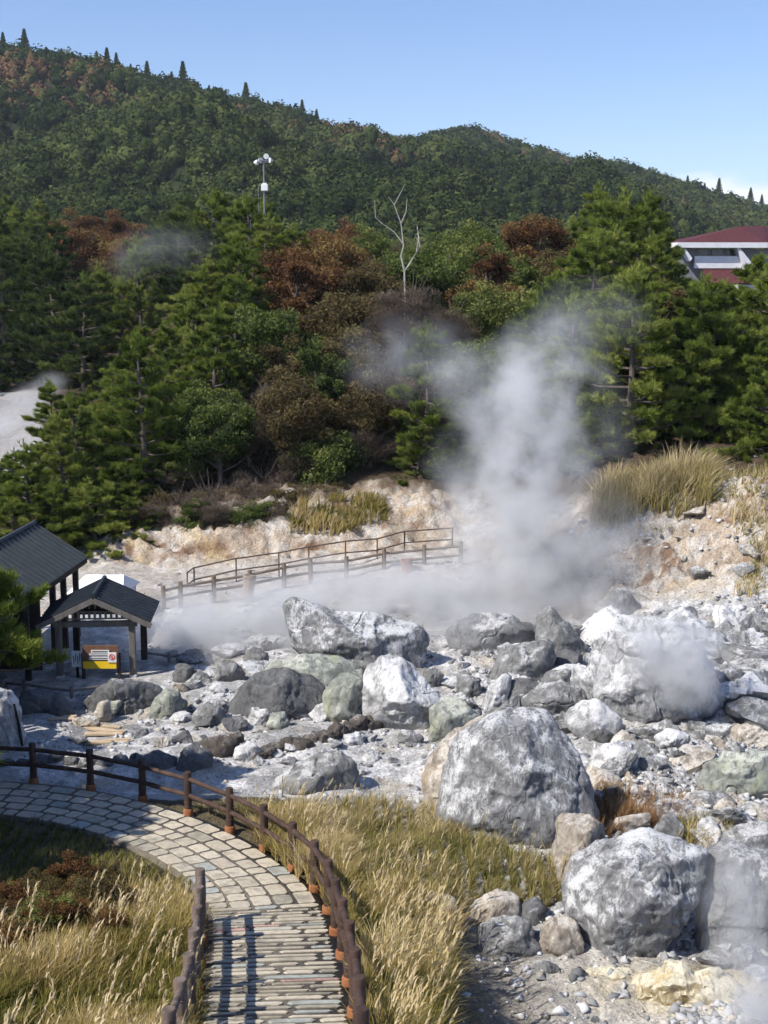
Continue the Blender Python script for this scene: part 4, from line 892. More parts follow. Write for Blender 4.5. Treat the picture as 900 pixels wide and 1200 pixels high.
# ------------------------------------------------------------------ mountain wood (one mass)
def wood():
    Vt, F = ICO[1]; n = 22000; y = RNG.uniform(255**.9, 900**.9, n*2)**(1/.9); u = RNG.uniform(-.34, .34, n*2); x = u*y
    z = H(x, y); px, py = proj(x, y, z)
    m = (py < 330) & (px > -60) & (px < 960); x, y, z = x[m][:n], y[m][:n], z[m][:n]; n = len(x)
    s = (1.4+3.4*RNG.random(n)**1.6)*np.interp(y, [255, 500, 900], [.7, .95, 1.2]); sh = np.stack([s, s, s*RNG.uniform(.8, 1.5, n)], -1)
    P = np.stack([x, y, 0*x], -1); br = fbm(P*.012, 3, 90); t = np.clip(.40+.19*RNG.normal(size=n)+.22*fbm(P*.022, 3, 91), .02, .8); t = np.where((br+.12*RNG.normal(size=n)) > .70, RNG.uniform(.86, 1, n), t)
    C0 = np.stack([x, y, z+s*.5], -1); V1 = (Vt[None]*.72*(1+.2*RNG.normal(size=(n, len(Vt), 1)))*sh[:, None]+C0[:, None]).reshape(-1, 3)
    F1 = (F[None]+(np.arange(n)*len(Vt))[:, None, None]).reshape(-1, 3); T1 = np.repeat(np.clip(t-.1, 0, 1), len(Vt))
    K = 72; d = RNG.normal(size=(n, K, 3)); d[..., 2] = np.abs(d[..., 2])*1.1-.35; d[..., 1] -= .35; d /= np.linalg.norm(d, axis=2)[..., None]
    c = C0[:, None]+d*sh[:, None]*RNG.uniform(.72, 1.05, (n, K, 1)); a = RNG.normal(size=(n, K, 3)); a = a-.6*d*(a*d).sum(2)[..., None]; a /= np.linalg.norm(a, axis=2)[..., None]
    b = np.cross(a, d+.4*RNG.normal(size=(n, K, 3))); b /= np.linalg.norm(b, axis=2)[..., None]; l = (s[:, None]*RNG.uniform(.07, .19, (n, K)))[..., None]
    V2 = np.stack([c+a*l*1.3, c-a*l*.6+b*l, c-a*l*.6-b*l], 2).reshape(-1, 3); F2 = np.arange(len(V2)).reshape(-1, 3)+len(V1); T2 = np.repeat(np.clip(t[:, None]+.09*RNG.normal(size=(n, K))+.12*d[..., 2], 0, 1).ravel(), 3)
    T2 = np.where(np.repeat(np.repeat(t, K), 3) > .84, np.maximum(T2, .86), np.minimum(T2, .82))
    return mesh_np('wood', np.concatenate([V1, V2]), np.concatenate([F1, F2]), attr=np.concatenate([T1, T2]))
L_WOOD = m_leaf('mountain wood', [(0, (.012, .021, .009)), (.35, (.030, .046, .015)), (.65, (.060, .080, .024)), (.82, (.09, .105, .034)), (.88, (.10, .065, .036)), (1, (.16, .09, .055))], 0, .1)
tag(obj('mountain_wood', wood(), L_WOOD), 'dense dark green forest covering the mountain slopes', 'forest', kind='stuff')
# ridge conifers
def make_spire(seed):
    rng = np.random.default_rng(seed); h = 10; n = 2600; t = rng.random(n)**.75; az = rng.uniform(0, 6.28, n); lay = (np.floor((1-t)*9+.3*rng.random(n))/9)
    r = (1-t)*2.1*(.5+.6*((t*8+.3*np.sin(az)) % 1 < .55))*rng.uniform(.5, 1.1, n)+.04
    P = np.stack([r*np.cos(az), r*np.sin(az), .12*h+t*h*.88], -1); D = np.stack([np.cos(az), np.sin(az), -.1+0*az], -1)
    V, F, T = tufts(P, D, 3, .45, .08, .5, rng, rng.uniform(.3, .95, n)); mb = MB(); mb.tube([(0, 0, 0), (0, 0, h*.5), (0, 0, h)], [.25, .15, .03], 6); return mb, V, F, T
SP = [protoTree(make_spire(k)) for k in (31, 32)]
for i, (px, py, hh) in enumerate([(3,38,11),(28,34,13),(54,55,9),(113,60,9),(125,56,12),(136,62,10),(153,75,8),(172,72,12),(201,84,9),(214,72,14),(232,96,8),(245,100,8),(263,106,7),(288,97,14),(314,118,7),(340,122,8),(354,117,9),(371,128,7),(413,146,6),(426,150,7),(587,160,7),(806,206,8),(843,209,10),(880,220,9),(826,214,6),(893,228,7)]):
    Y = 605 if px < 450 else 850; p = at(px, py, Y); s = hh/10*(1 if px < 450 else 1.3); tm, cm = SP[i % 2]
    r = empty('conifer_tree', (p[0], Y, p[2]-10*s), random.uniform(0, 6), label=('pointed dark conifer standing on the skyline of the left ridge' if px < 450 else 'pointed dark conifer standing on the skyline of the right ridge'), cat='tree', group=('conifers on the left ridge' if px < 450 else 'conifers on the right ridge')); r.scale = (s*1.05, s*1.05, s)
    obj('trunk', tm, None, r); c = obj('crown', cm, L_DPINE if not cm.materials else None, r)

# ------------------------------------------------------------------ fences
WOODB = m_plain('dark brown log', (.042, .026, .021), (.095, .058, .044), 5, .75, .25, .5, .012, stretch=(1, 1, .3))
WOODG = m_plain('weathered log', (.10, .075, .06), (.22, .17, .14), 6, .85, .2, .7, .015, stretch=(1, 1, .3))
COLLAR = m_plain('orange base collar', (.20, .075, .03), (.34, .14, .06), 8, .8, .2, .3, .006)
GREYW = m_plain('grey weathered wood', (.11, .10, .088), (.22, .20, .18), 5, .9, .1, .6, .012, stretch=(1, 1, .3))
def fence_post(x, y, z, h, r, parent, mat, collar=True, lean=0):
    mb = MB(); n = 7; mb.tube([(x, y, z-.1), (x, y, z+h*.3), (x+.006, y, z+h*.6), (x, y, z+h-.02), (x, y, z+h)], [r*1.05, r, r*.97, r, r*.88], 12, wob=.06)
    for k in range(3):
        zz = z+h*(.3+.22*k); mb.tube([(x, y, zz-.012), (x, y, zz), (x, y, zz+.012)], [r*1.0, r*1.1, r*1.0], 12, cap=False)
    p = mb.build('post', mat, parent, True)
    if collar:
        c = MB(); c.tube([(x, y, z-.05), (x, y, z+.13), (x, y, z+.15)], [r*1.38, r*1.32, r*1.08], 14); c.build('collar', COLLAR, p, True)
def rail(a, b, r, parent, mat, seg=4, name='rail'):
    mb = MB(); pts = []
    for i in range(seg+1):
        t = i/seg; q = Vector(a).lerp(Vector(b), t); pts.append(q+Vector(((random.random()-.5)*.012, (random.random()-.5)*.012, (random.random()-.5)*.012)))
    mb.tube(pts, [r*random.uniform(.92, 1.08) for _ in pts], 9, wob=.05); mb.build(name, mat, parent, True)
def log_fence(s0, s1, step, off, label, mat, h=1.0, r=.085, group=None):
    n = int(round((s1-s0)/step)); root = None; prev = None
    for i in range(n+1):
        s = s0+(s1-s0)*i/n; x, y = pathpos(s, off); z = float(zp(y))
        if root is None: root = empty('log_fence', (x, y, z), label=label, cat='fence'); bx, by, bz = x, y, z
        fence_post(x-bx, y-by, z-bz, h, r, root, mat)
        if prev is not None:
            for hh in (.84, .46):
                rail((prev[0]-bx, prev[1]-by, prev[2]-bz+hh*h), (x-bx, y-by, z-bz+hh*h), r*.62, root, mat)
        prev = (x, y, z)
s105 = None
# arc length of the point nearest the post seen at px 105
g = at(105, 925, 30.6); k = np.argmin(np.hypot(PATH[:, 0]+PN[:, 0]*1.08-g[0], PATH[:, 1]+PN[:, 1]*1.15-g[1])); s105 = PS[k]
step = 1.32; k0 = int((s105-4)/step)
log_fence(s105-13*step, s105+4*step, step, 1.08, 'brown log post and rail fence curving along the basin side of the path', WOODB)
sL = float(np.interp(22.1, PATH[:, 1], PS))
log_fence(sL-8*1.25, sL, 1.25, -1.16, 'weathered log fence on the inner left side of the stepped path', WOODG, r=.088)

def simple_fence(pts, label, mat, h=.95, r=.07, rails=(.8, .42), name='wooden_fence', rr=.045, skip=()):
    P = [Vector(p) for p in pts]; root = empty(name, P[0], label=label, cat='fence'); o = P[0]
    for i, p in enumerate(P):
        if i not in skip:
            mb = MB(); q = p-o; mb.tube([q+Vector((0, 0, -.3)), q+Vector((0, 0, h*.5)), q+Vector((0, 0, h))], r, 10, wob=.08); mb.build('post', mat, root, True)
        if i:
            for hh in rails: rail(P[i-1]-o+Vector((0, 0, hh*h)), p-o+Vector((0, 0, hh*h)), rr, root, mat)
def gpts(l):
    out = []
    for px, py, Y in l:
        p = at(px, py, Y); out.append((p[0], Y, p[2]))
    return out
TANW = m_plain('tan log', (.13, .095, .068), (.25, .19, .14), 5, .9, .1, .6, .012)
back = [(192,716,48.6),(212,711,48.9),(251,704,49.6),(293,697,50.2),(333,688,50.9),(364,683,51.4),(406,680,51.9),(450,671,52.5),(497,666,53.1),(540,662,53.6)]
simple_fence(gpts(back), 'brown log fence running across behind the steam', TANW, h=.95, r=.085, rr=.055)
METAL = m_plain('brown metal pipe', (.09, .065, .05), (.15, .11, .09), 6, .6, .3, .2, .005)
pipe = [(220,700,51.2),(228,694,51.4),(277,683,52),(327,676,52.6),(362,669,53),(405,662,53.5),(442,659,54),(474,650,54.6),(530,646,55.2)]
simple_fence(gpts(pipe), 'thin brown pipe handrail behind the log fence on the back path', METAL, h=1.0, r=.03, rr=.03, rails=(.97, .5), name='handrail')
# clay vent pipes
CLAY = m_plain('clay pipe', (.20, .085, .055), (.32, .16, .11), 5, .85, .2, .4, .01); DARKI = m_plain('pipe inside', (.02, .015, .012), (.04, .03, .025), 5, .95, .05, .1, .01)
def vent(px, py, Y, label, lean, mat=CLAY, h=.85, r=.22):
    p = at(px, py, Y); root = empty('vent_pipe', (p[0], Y, p[2]-.15), label=label, cat='vent pipe'); root.rotation_euler = (-.12, lean, 0)
    mb = MB(); n = 24
    for (rr, z) in ((r*1.02, 0), (r, h*.5), (r, h*.86), (r*1.14, h*.88), (r*1.14, h), (r*.86, h), (r*.84, h*.4)):
        for k in range(n): a = 2*math.pi*k/n; mb.v.append((rr*math.cos(a), rr*math.sin(a), z)); mb.t.append(0)
    for l in range(6):
        for k in range(n): a = l*n+k; b = l*n+(k+1) % n; mb.f.append([a, b, b+n, a+n])
    mb.build('pipe', mat, root, True); d = MB(); d.tube([(0, 0, h*.4), (0, 0, h*.42)], r*.83, 20); d.build('bore', DARKI, root)
vent(479, 676, 52.2, 'reddish clay vent pipe leaning beside the fence near the steam column', -.12)
vent(290, 696, 49.6, 'brown clay vent pipe leaning in front of the middle of the back fence', .1, m_plain('brown clay', (.22, .16, .11), (.34, .26, .19), 5, .9, .2, .4, .01))

# ------------------------------------------------------------------ kiosk
ROOF = m_plain('dark blue grey roof metal', (.020, .026, .034), (.034, .042, .052), 3, .5, .3, .1, .003)
ROOF2 = m_plain('charcoal roof metal', (.045, .053, .055), (.065, .074, .076), 3, .55, .3, .1, .003)
DARKW = m_plain('dark stained wood', (.022, .018, .016), (.05, .04, .035), 6, .8, .2, .4, .01)
def gable_roof(root, xl, xr, ridge_x, y0, y1, ze, zr, mat, th=.07, seam=.30, fascia=None, lean=0):
    for side, xe in ((0, xl), (1, xr)):
        mb = MB(); a = (xe, y0, ze); b = (ridge_x, y0, zr); c = (ridge_x, y1, zr); d = (xe, y1, ze)
        if side == 0: mb.slab(a, b, c, d, th) if False else mb.slab(d, a, b, c, th)
        else: mb.slab(b, a, d, c, th)
        n = int((y1-y0)/seam); sl = Vector(b)-Vector(a); L = sl.length; up = Vector((-(zr-ze) if xe < ridge_x else (zr-ze), 0, abs(ridge_x-xe))).normalized()
        for k in range(n+1):
            y = y0+.02+(y1-y0-.04)*k/n; m_ = (Vector(a)+Vector(b))/2; m_.y = y; ang = math.atan2(sl.z, sl.x)
            mb.box(m_+up*.02, (L*.995, .022, .045), ry=-ang, tint=.5)
        mb.build('roof_slope', mat, root)
    cp_ = MB(); cp_.tube([(ridge_x, y0-.02, zr+.03), (ridge_x, y1+.02, zr+.03)], .075, 6); cp_.build('ridge_cap', mat, root)
def kiosk():
    # front gable apex seen at (109,699), back ridge end at (123,675)
    Yf = 39.3; p = at(109, 699, Yf); root = empty('kiosk', (p[0], Yf, 0), math.radians(3.5), label='small gabled kiosk with dark blue-grey metal roof over the notice board', cat='kiosk')
    zr = p[2]; ze = zr-.80; z0 = -.15
    gable_roof(root, -1.68, 1.68, 0, 0, 2.45, ze, zr, ROOF)
    fb = MB()
    for s in (-1, 1): fb.box((s*.84, -.035, (ze+zr)/2-.12), (1.87, .05, .15), ry=s*math.atan2(.8, 1.68))
    fb.build('bargeboard', GREYW, root)
    for (x, y) in ((-1.12, .38), (1.06, .38), (-.86, 1.95), (1.22, 1.95)):
        mb = MB(); mb.box((x, y, (z0+ze+.12)/2), (.19, .19, ze+.12-z0), bev=.02); mb.build('post', GREYW if y < 1 else DARKW, root)
        b = MB(); b.box((x, y, z0+.12), (.26, .26, .24), bev=.03); b.build('footing', m_conc, root)
    bt = MB(); bt.box((-.03, .38, ze-.13), (2.5, .13, .17)); bt.build('tie_beam', GREYW, root)
    bt = MB(); bt.box((-.03, 1.95, ze+.02), (2.9, .12, .16)); bt.build('tie_beam', DARKW, root)
    for s in (-1.12, 1.06): bt = MB(); bt.box((s, 1.2, ze+.1), (.12, 2.3, .14)); bt.build('eave_beam', DARKW, root)
    # lattice of short pales in the gable
    lt = MB(); lt.box((-.03, .37, ze+.24), (2.35, .06, .06))
    lt.box((-.03, .37, ze+.03), (2.15, .05, .04))
    for k in range(13): lt.box((-1.0+k*.162, .37, ze+.12), (.07, .04, .2))
    for k in range(7): lt.box((-.55+k*.18, .37, ze+.40), (.05, .04, .14))
    lt.box((-.03, .37, ze+.48), (1.35, .05, .05)); lt.build('gable_lattice', GREYW, root)
    dk = MB(); dk.poly([(-1.25, .45, ze+.14), (1.25, .45, ze+.14), (0, .45, zr-.1)]); dk.slab((-1.2, .47, ze+.2), (1.2, .47, ze+.2), (.02, .47, zr-.1), (-.02, .47, zr-.1), .04); dk.build('gable_board', DARKW, root)
    return root
m_conc = m_plain('pale stone', (.38, .36, .33), (.55, .52, .48), 4, .95, .1, .6, .02)
kiosk()
# notice board with white plaques and a yellow strip
BRN = m_plain('brown board', (.13, .065, .04), (.20, .11, .07), 5, .8, .2, .3, .005); WHT = m_plain('white panel', (.70, .70, .68), (.82, .82, .80), 3, .5, .3, .05, .002)
YEL = m_plain('yellow strip', (.80, .52, .02), (.86, .58, .03), 3, .5, .3, .05, .002); RED = m_plain('red print', (.60, .04, .03), (.66, .06, .04), 3, .5, .3, .05, .002); INK = m_plain('black print', (.03, .03, .03), (.06, .06, .06), 3, .6, .2, .05, .002)
def notice():
    Y = 39.45; c = at(117, 772, Y); root = empty('notice_board', (c[0], Y, 0), label='brown notice board with yellow strip and white plaques under the kiosk', cat='notice board'); s = Y/.965/FPX; zc = c[2]
    def bx(n, dx, dz, w, h, y, mat, par=root, th=.02):
        mb = MB(); mb.box((dx*s, -y, zc+dz*s), (w*s, th, h*s)); return mb.build(n, mat, par)
    bx('board', 1, 3, 42, 26, 0, BRN, th=.06)
    mb = MB()
    for dx in (-20, 22): mb.box((dx*s, .06, zc/2-.1), (.09, .09, zc+.5))
    mb.build('legs_frame', DARKW, root)
    bx('yellow_strip', 0, -7, 39, 8.5, .05, YEL)
    for i, (dx, dz, w) in enumerate(((1, 9.5, 21), (1, 5.2, 26), (0, 1.0, 24))):
        pl = bx('plaque', dx, dz, w, 3.2, .052, WHT)
        bx('print_line', dx, dz+.1, w*.86, .8, .066, INK, pl, .006)
    pl = bx('pictogram_panel', 15, 2.5, 10, 12, .075, WHT)
    mb = MB(); n = 20
    for k in range(n):
        a0, a1 = 2*math.pi*k/n, 2*math.pi*(k+1)/n; R1, R0 = 3.6*s, 2.7*s
        mb.slab((15*s+R1*math.cos(a0), -.09, zc+3*s+R1*math.sin(a0)), (15*s+R0*math.cos(a0), -.09, zc+3*s+R0*math.sin(a0)), (15*s+R0*math.cos(a1), -.09, zc+3*s+R0*math.sin(a1)), (15*s+R1*math.cos(a1), -.09, zc+3*s+R1*math.sin(a1)), .004)
    mb.box((15*s, -.09, zc+3*s), (5.6*s, .006, .9*s), ry=.8); mb.box((15*s, -.088, zc+2.6*s), (1.8*s, .005, 3.0*s)); mb.build('prohibition_symbol', RED, pl)
notice()
Y = 39.6; c = at(90, 772, Y); root = empty('information_panel', (c[0], Y, 0), label='white information panel left of the brown notice board', cat='sign'); s = Y/.965/FPX
mb = MB(); mb.box((0, 0, c[2]), (12*s, .04, 19*s)); pn = mb.build('panel', WHT, root); mb = MB(); mb.box((0, .04, c[2]/2-.1), (.08, .06, c[2]+.2)); mb.build('leg', DARKW, root)
mb = MB()
for k in range(4): mb.box(((k-1.5)*2.2*s, -.024, c[2]+(2 if k % 2 else -1)*s), (.9*s, .006, 9*s))
mb.build('print_column', INK, pn)
# brick stubs behind the board
for i, (px, py, hh) in enumerate(((97,758,10),(109,752,12),(122,745,16))):
    p = at(px, py, 45.5); mb = MB(); mb.tube([(0, 0, -1.9), (0, 0, -.05), (0, 0, 0)], [.13, .13, .11], 12)
    o = mb.build('pipe_stub', CLAY, None, True, loc=(p[0], 45.5, p[2])); tag(o, ['shortest reddish pipe stub behind the notice board', 'middle reddish pipe stub behind the notice board', 'tallest reddish pipe stub behind the notice board'][i], 'pipe')
# low railing around the kiosk
fr = [(22,838,38.2),(32,838,38.0),(84,842,37.6),(116,832,38.4)]
simple_fence(gpts([(8,832,38.6),(30,834,38.3),(85,842,37.5),(130,834,38.2)]), 'grey log railing in front of the kiosk', GREYW, h=.95, r=.055, rr=.04, rails=(.86, .36))
simple_fence(gpts([(168,795,41.5),(199,800,41.2),(235,795,42)]), 'grey railing right of the kiosk', GREYW, h=.95, r=.055, rr=.035, rails=(.9, .4), name='railing')
# dark picket posts with pale caps left of the kiosk
CAPM = m_conc
rt = None
for i in range(8):
    px = 22+i*6.4; Y = 41.5+(i % 2)*.9; p = at(px, 815-(i % 3)*3, Y)
    mb = MB(); mb.tube([(0, 0, -.2), (0, 0, .7), (0, 0, .95)], [.09, .085, .07], 8); r = empty('bollard', (p[0], Y, p[2]), label='dark short bollard with a pale cap left of the kiosk', cat='bollard', group='dark bollards with pale caps')
    mb.build('shaft', DARKW, r, True); mb = MB(); mb.tube([(0, 0, .95), (0, 0, 1.04), (0, 0, 1.13)], [.12, .14, .05], 8); mb.build('cap', CAPM, r, True)
# stone wall block right of kiosk
mb = MB()
for r_ in range(4):
    x = -.75
    while x < .7:
        w = random.uniform(.3, .55); mb.box((x+w/2, 0, .14+r_*.27), (w-.03, .5+random.random()*.05, .25), tint=random.uniform(-.5, .4), bev=.03); x += w
p = at(183, 795, 43); tag(mb.build('stone_wall', m_conc, None, loc=(p[0], 43, p[2]-.1)), 'short pale dry-stone wall right of the kiosk', 'wall')
# white tent behind the kiosk
TARP = m_plain('white tarpaulin', (.74, .75, .76), (.84, .84, .84), 2, .6, .2, .3, .02)
p = at(121, 690, 47.5); root = empty('tent', (p[0], 47.5, p[2]-1.6), .0, label='white tarpaulin tent behind the kiosk roof', cat='tent')
mb = MB(); mb.slab((-1.15, -1, 1.62), (.9, -1, 1.62), (.75, 0, 2.12), (-.6, 0, 2.12), .03); mb.slab((.9, -1, 1.62), (1.15, 1, 1.62), (.75, 0, 2.12), (.75, 0, 2.11), .03); mb.slab((.9, 1, 1.62), (-1.15, 1, 1.62), (-.6, 0, 2.12), (.75, 0, 2.12), .03)
mb.build('canopy', TARP, root); mb = MB(); mb.box((0, 0, .8), (2.0, 1.9, 1.6)); mb.build('side_cloth', m_plain('grey cloth', (.5, .52, .56), (.6, .62, .66), 3), root)
# big hall roof at left
def hall():
    z0 = 0; root = empty('hall', (-12.5, 34, 0), math.radians(-4.5), label='long open hall with charcoal standing-seam roof at the left edge', cat='building')
    gable_roof(root, -2.0, 1.75, 0, -.5, 10.8, 2.65, 3.78, ROOF2, th=.09, seam=.36)
    mb = MB(); mb.box((1.72, 5.15, 2.55), (.06, 11.3, .16)); mb.build('fascia', DARKW, root)
    for y in (.3, 2.9, 5.5, 8.0, 9.1, 10.4):
        for x in (-1.7, 1.45):
            mb = MB(); mb.box((x, y, 1.2), (.17, .17, 2.7), bev=.015); mb.build('post', DARKW, root)
    mb = MB(); mb.box((-1.75, 3.0, 1.25), (.1, 7, 2.7)); mb.box((0, 6.6, 1.1), (3.0, .1, 2.3)); mb.build('wall', DARKW, root)
    mb = MB(); mb.slab((-1.9, 10.6, 2.7), (1.6, 10.6, 2.7), (.02, 10.6, 3.75), (-.02, 10.6, 3.75), .06); mb.build('gable', DARKW, root)
    for y in (1.5, 4): mb = MB(); mb.box((.6, y, .45), (1.4, .5, .08)); mb.box((.6, y, .2), (1.2, .3, .44)); mb.build('bench', GREYW, root)
hall()
# planks on the flat
PLK = m_plain('bleached plank', (.42, .31, .20), (.58, .46, .32), 5, .9, .1, .5, .01)
for i, (px, py, L, a, lab) in enumerate(((110, 856, 1.3, -.35, 'weathered plank lying slantwise in front of the long low boulder'), (122, 862, 1.0, .05, 'brown plank lying below the slanting plank'), (118, 872, 1.4, .08, 'longest bleached plank lying on the pale flat'), (72, 845, .7, .1, 'short pale plank by the dark wedge stone'))):
    q = G(px, py); mb = MB(); mb.box((0, 0, 0), (L, .2, .05), rz=a, bev=.01); mb.box((L*.3, .12, .02), (L*.5, .12, .04), rz=a+.1); tag(mb.build('plank', PLK, None, loc=(q[0], q[1], q[2]+.05)), lab, 'plank')
# leaning stick by the left boulder, stake by the steaming boulder
q = G(26, 876); mb = MB(); mb.tube([(0, 0, -.1), (-.06, .02, .5), (-.16, .03, 1.1)], [.05, .04, .03], 8, wob=.2); tag(mb.build('leaning_stick', DARKW, None, True, loc=(q[0], q[1], q[2])), 'dark stick leaning beside the white boulder at the left edge', 'stick')
q = at(816, 750, 38.5); mb = MB(); mb.tube([(0, 0, -.5), (-.03, 0, .1), (-.1, 0, .5)], [.05, .05, .045], 8, wob=.1); tag(mb.build('stake', DARKW, None, True, loc=(q[0], 38.5, q[2])), 'dark stake standing behind the steaming white boulder', 'stake')

# ------------------------------------------------------------------ mast with floodlights
STEEL = m_plain('grey steel', (.16, .17, .18), (.26, .27, .28), 4, .5, .4, .1, .003, metal=.3)
def mast():
    Y = 97.; top = at(309, 190, Y); g0 = hz(top[0], Y, False); root = empty('light_mast', (top[0], Y, g0), label='tall steel mast with white floodlights rising above the wood', cat='light mast'); h = top[2]-g0
    mb = MB(); mb.tube([(0, 0, -.3), (0, 0, h*.5), (0, 0, h)], [.07, .06, .05], 10); mb.build('pole', STEEL, root, True)
    mb = MB(); mb.box((0, 0, h), (1.15, .12, .12)); mb.box((0, 0, h+.1), (.5, .5, .06)); mb.build('crossarm', STEEL, root)
    for (dx, dz, rz) in ((-.52, -.02, 1.2), (-.25, .12, .6), (.16, .38, .2), (.48, .12, -.9)):
        mb = MB(); mb.tube([(0, -.12, 0), (0, 0, 0), (0, .16, .0)], [.19, .16, .07], 14)
        o = mb.build('floodlight', WHT, root, True, loc=(dx, 0, h+dz)); o.rotation_euler = (0, 0, rz)
        mb = MB(); mb.tube([(dx, 0, h), (dx, 0, h+dz)], .03, 6); mb.build('bracket', STEEL, root)
    mb = MB(); z = at(309, 220, Y)[2]-g0; mb.box((.06, -.22, z), (.46, .3, .42), bev=.02); mb.box((.06, -.22, z+.26), (.3, .25, .1)); mb.build('control_box', WHT, root)
    for dx in (-.42, -1.0, -1.5):
        mb = MB(); mb.tube([(dx, .3, 3), (dx, .3, h-1.4-.3*abs(dx))], .018, 6); mb.build('side_pole', STEEL, root)
mast()
# ------------------------------------------------------------------ red-roofed building
MAR = m_plain('maroon roof', (.075, .022, .026), (.11, .036, .038), 2, .75, .2, .2, .02); PLA = m_plain('white render', (.70, .70, .71), (.80, .80, .80), 1.5, .8, .2, .1, .01)
GRYP = m_plain('grey recess wall', (.20, .20, .22), (.28, .28, .30), 1.5, .8, .2, .1, .01); GLS = m_plain('dark glazing', (.03, .035, .045), (.05, .055, .065), 2, .15, .5, 0, .01)
def hotel():
    Y = 150.; o = at(797, 290, Y); s = Y/1.02/FPX*1.0; root = empty('hotel_building', (o[0], Y, o[2]-11), .06, label='white building with maroon hipped roof above the trees at the right', cat='building'); ze = 11.0
    W = 97*s+.2; R = lambda px: (px-797)*s; Z = lambda py: ze+(290-py)*s
    # roof: hip over a wing wider than the frame
    W2 = W+0
    mb = MB(); A = (-.3, -1.0, ze+.5); B = (W2, -1.0, ze+.5); C_ = (W2+6, 7, ze+.5); D = (-.3, 11, ze+.5)
    P1 = (R(882), 4.0, Z(264)); P2 = (W2+2.5, 7.5, Z(262))
    for q in ((A, B, P1), (B, C_, P2, P1), (C_, D, P2), (D, A, P1), (D, P1, P2)): mb.poly(q)
    mb.build('roof', MAR, root)
    mb = MB(); mb.slab((-.6, -1.2, ze+.52), (W2+.1, -1.2, ze+.52), (W2+.1, -.7, ze+.52), (-.6, -.7, ze+.52), .56); mb.slab((-.6, -.7, ze+.52), (-.1, -.7, ze+.52), (-.1, 10, ze+.52), (-.6, 10, ze+.52), .56)
    mb.slab((W2+.1, -1.2, ze+.5), (W2+6.2, 6.6, ze+.5), (W2+5.8, 7.0, ze+.5), (W2-.2, -.8, ze+.5), .5); mb.build('fascia', PLA, root)
    mb = MB(); mb.box((W2/2+2, 4.6, ze/2-.1), (W2+4.6, 8, ze)); mb.build('wall', GRYP, root)
    mb = MB(); mb.box(((R(815)+R(868))/2, -.35, (Z(300)+Z(314))/2), (R(868)-R(812), .3, Z(300)-Z(314))); mb.build('balcony_parapet', PLA, root)
    for (x0, x1) in ((R(862), R(884)), (R(797), R(809))):
        mb = MB(); z1 = Z(291); z2 = Z(316) if x0 > 2 else Z(306)
        mb.slab((x0, -1.0, z1), (x0+.45, -1.0, z1), (x1, -1.0, z2+.25), (x0+.75, -1.0, z2), .0001); mb.v = []; mb.f = []; mb.t = []
        pr = [(x0, z1), (x0+.28, z1), (x1, z2+.3), (x0+.85, z2)]
        n = len(pr)
        for yy in (-1.05, .4):
            for a, b in pr: mb.v.append((a, yy, b)); mb.t.append(0)
        mb.f.append([3, 2, 1, 0]); mb.f.append([4, 5, 6, 7])
        for i in range(4): j = (i+1) % 4; mb.f.append([i, j, j+4, i+4])
        mb.build('bracket', PLA, root)
    for k in range(3): mb = MB(); mb.box((R(826)+k*1.6, .56, Z(296)), (1.2, .1, .7)); mb.build('window', GLS, root)
    mb = MB(); mb.slab((R(818), -2.6, Z(331)), (R(884), -2.6, Z(331)), (R(880), -.4, Z(315)), (R(824), -.4, Z(315)), .15); mb.build('lower_roof', MAR, root)
    mb = MB(); mb.box((R(850), -2.2, Z(336)), (R(884)-R(818), .3, .5)); mb.slab((R(850), -3.2, Z(340)), (R(866), -3.2, Z(340)), (R(860), -3.0, Z(333)), (R(854), -3.0, Z(333)), .2); mb.build('porch_trim', PLA, root)
hotel()
# white structure at far left
p = at(-4, 480, 100); root = empty('white_shed', (p[0]-.5, 100, p[2]-1.5), label='small white shed at the left edge behind the far steam', cat='shed')
mb = MB(); mb.box((0, 0, 1.2), (2.2, 2, 2.6)); mb.build('wall', PLA, root); mb = MB(); mb.box((0, 0, 2.58), (2.5, 2.3, .14)); mb.build('roof', STEEL, root); mb = MB(); mb.box((-.3, -1.02, .9), (.7, .06, 1.8)); mb.build('door', STEEL, root)

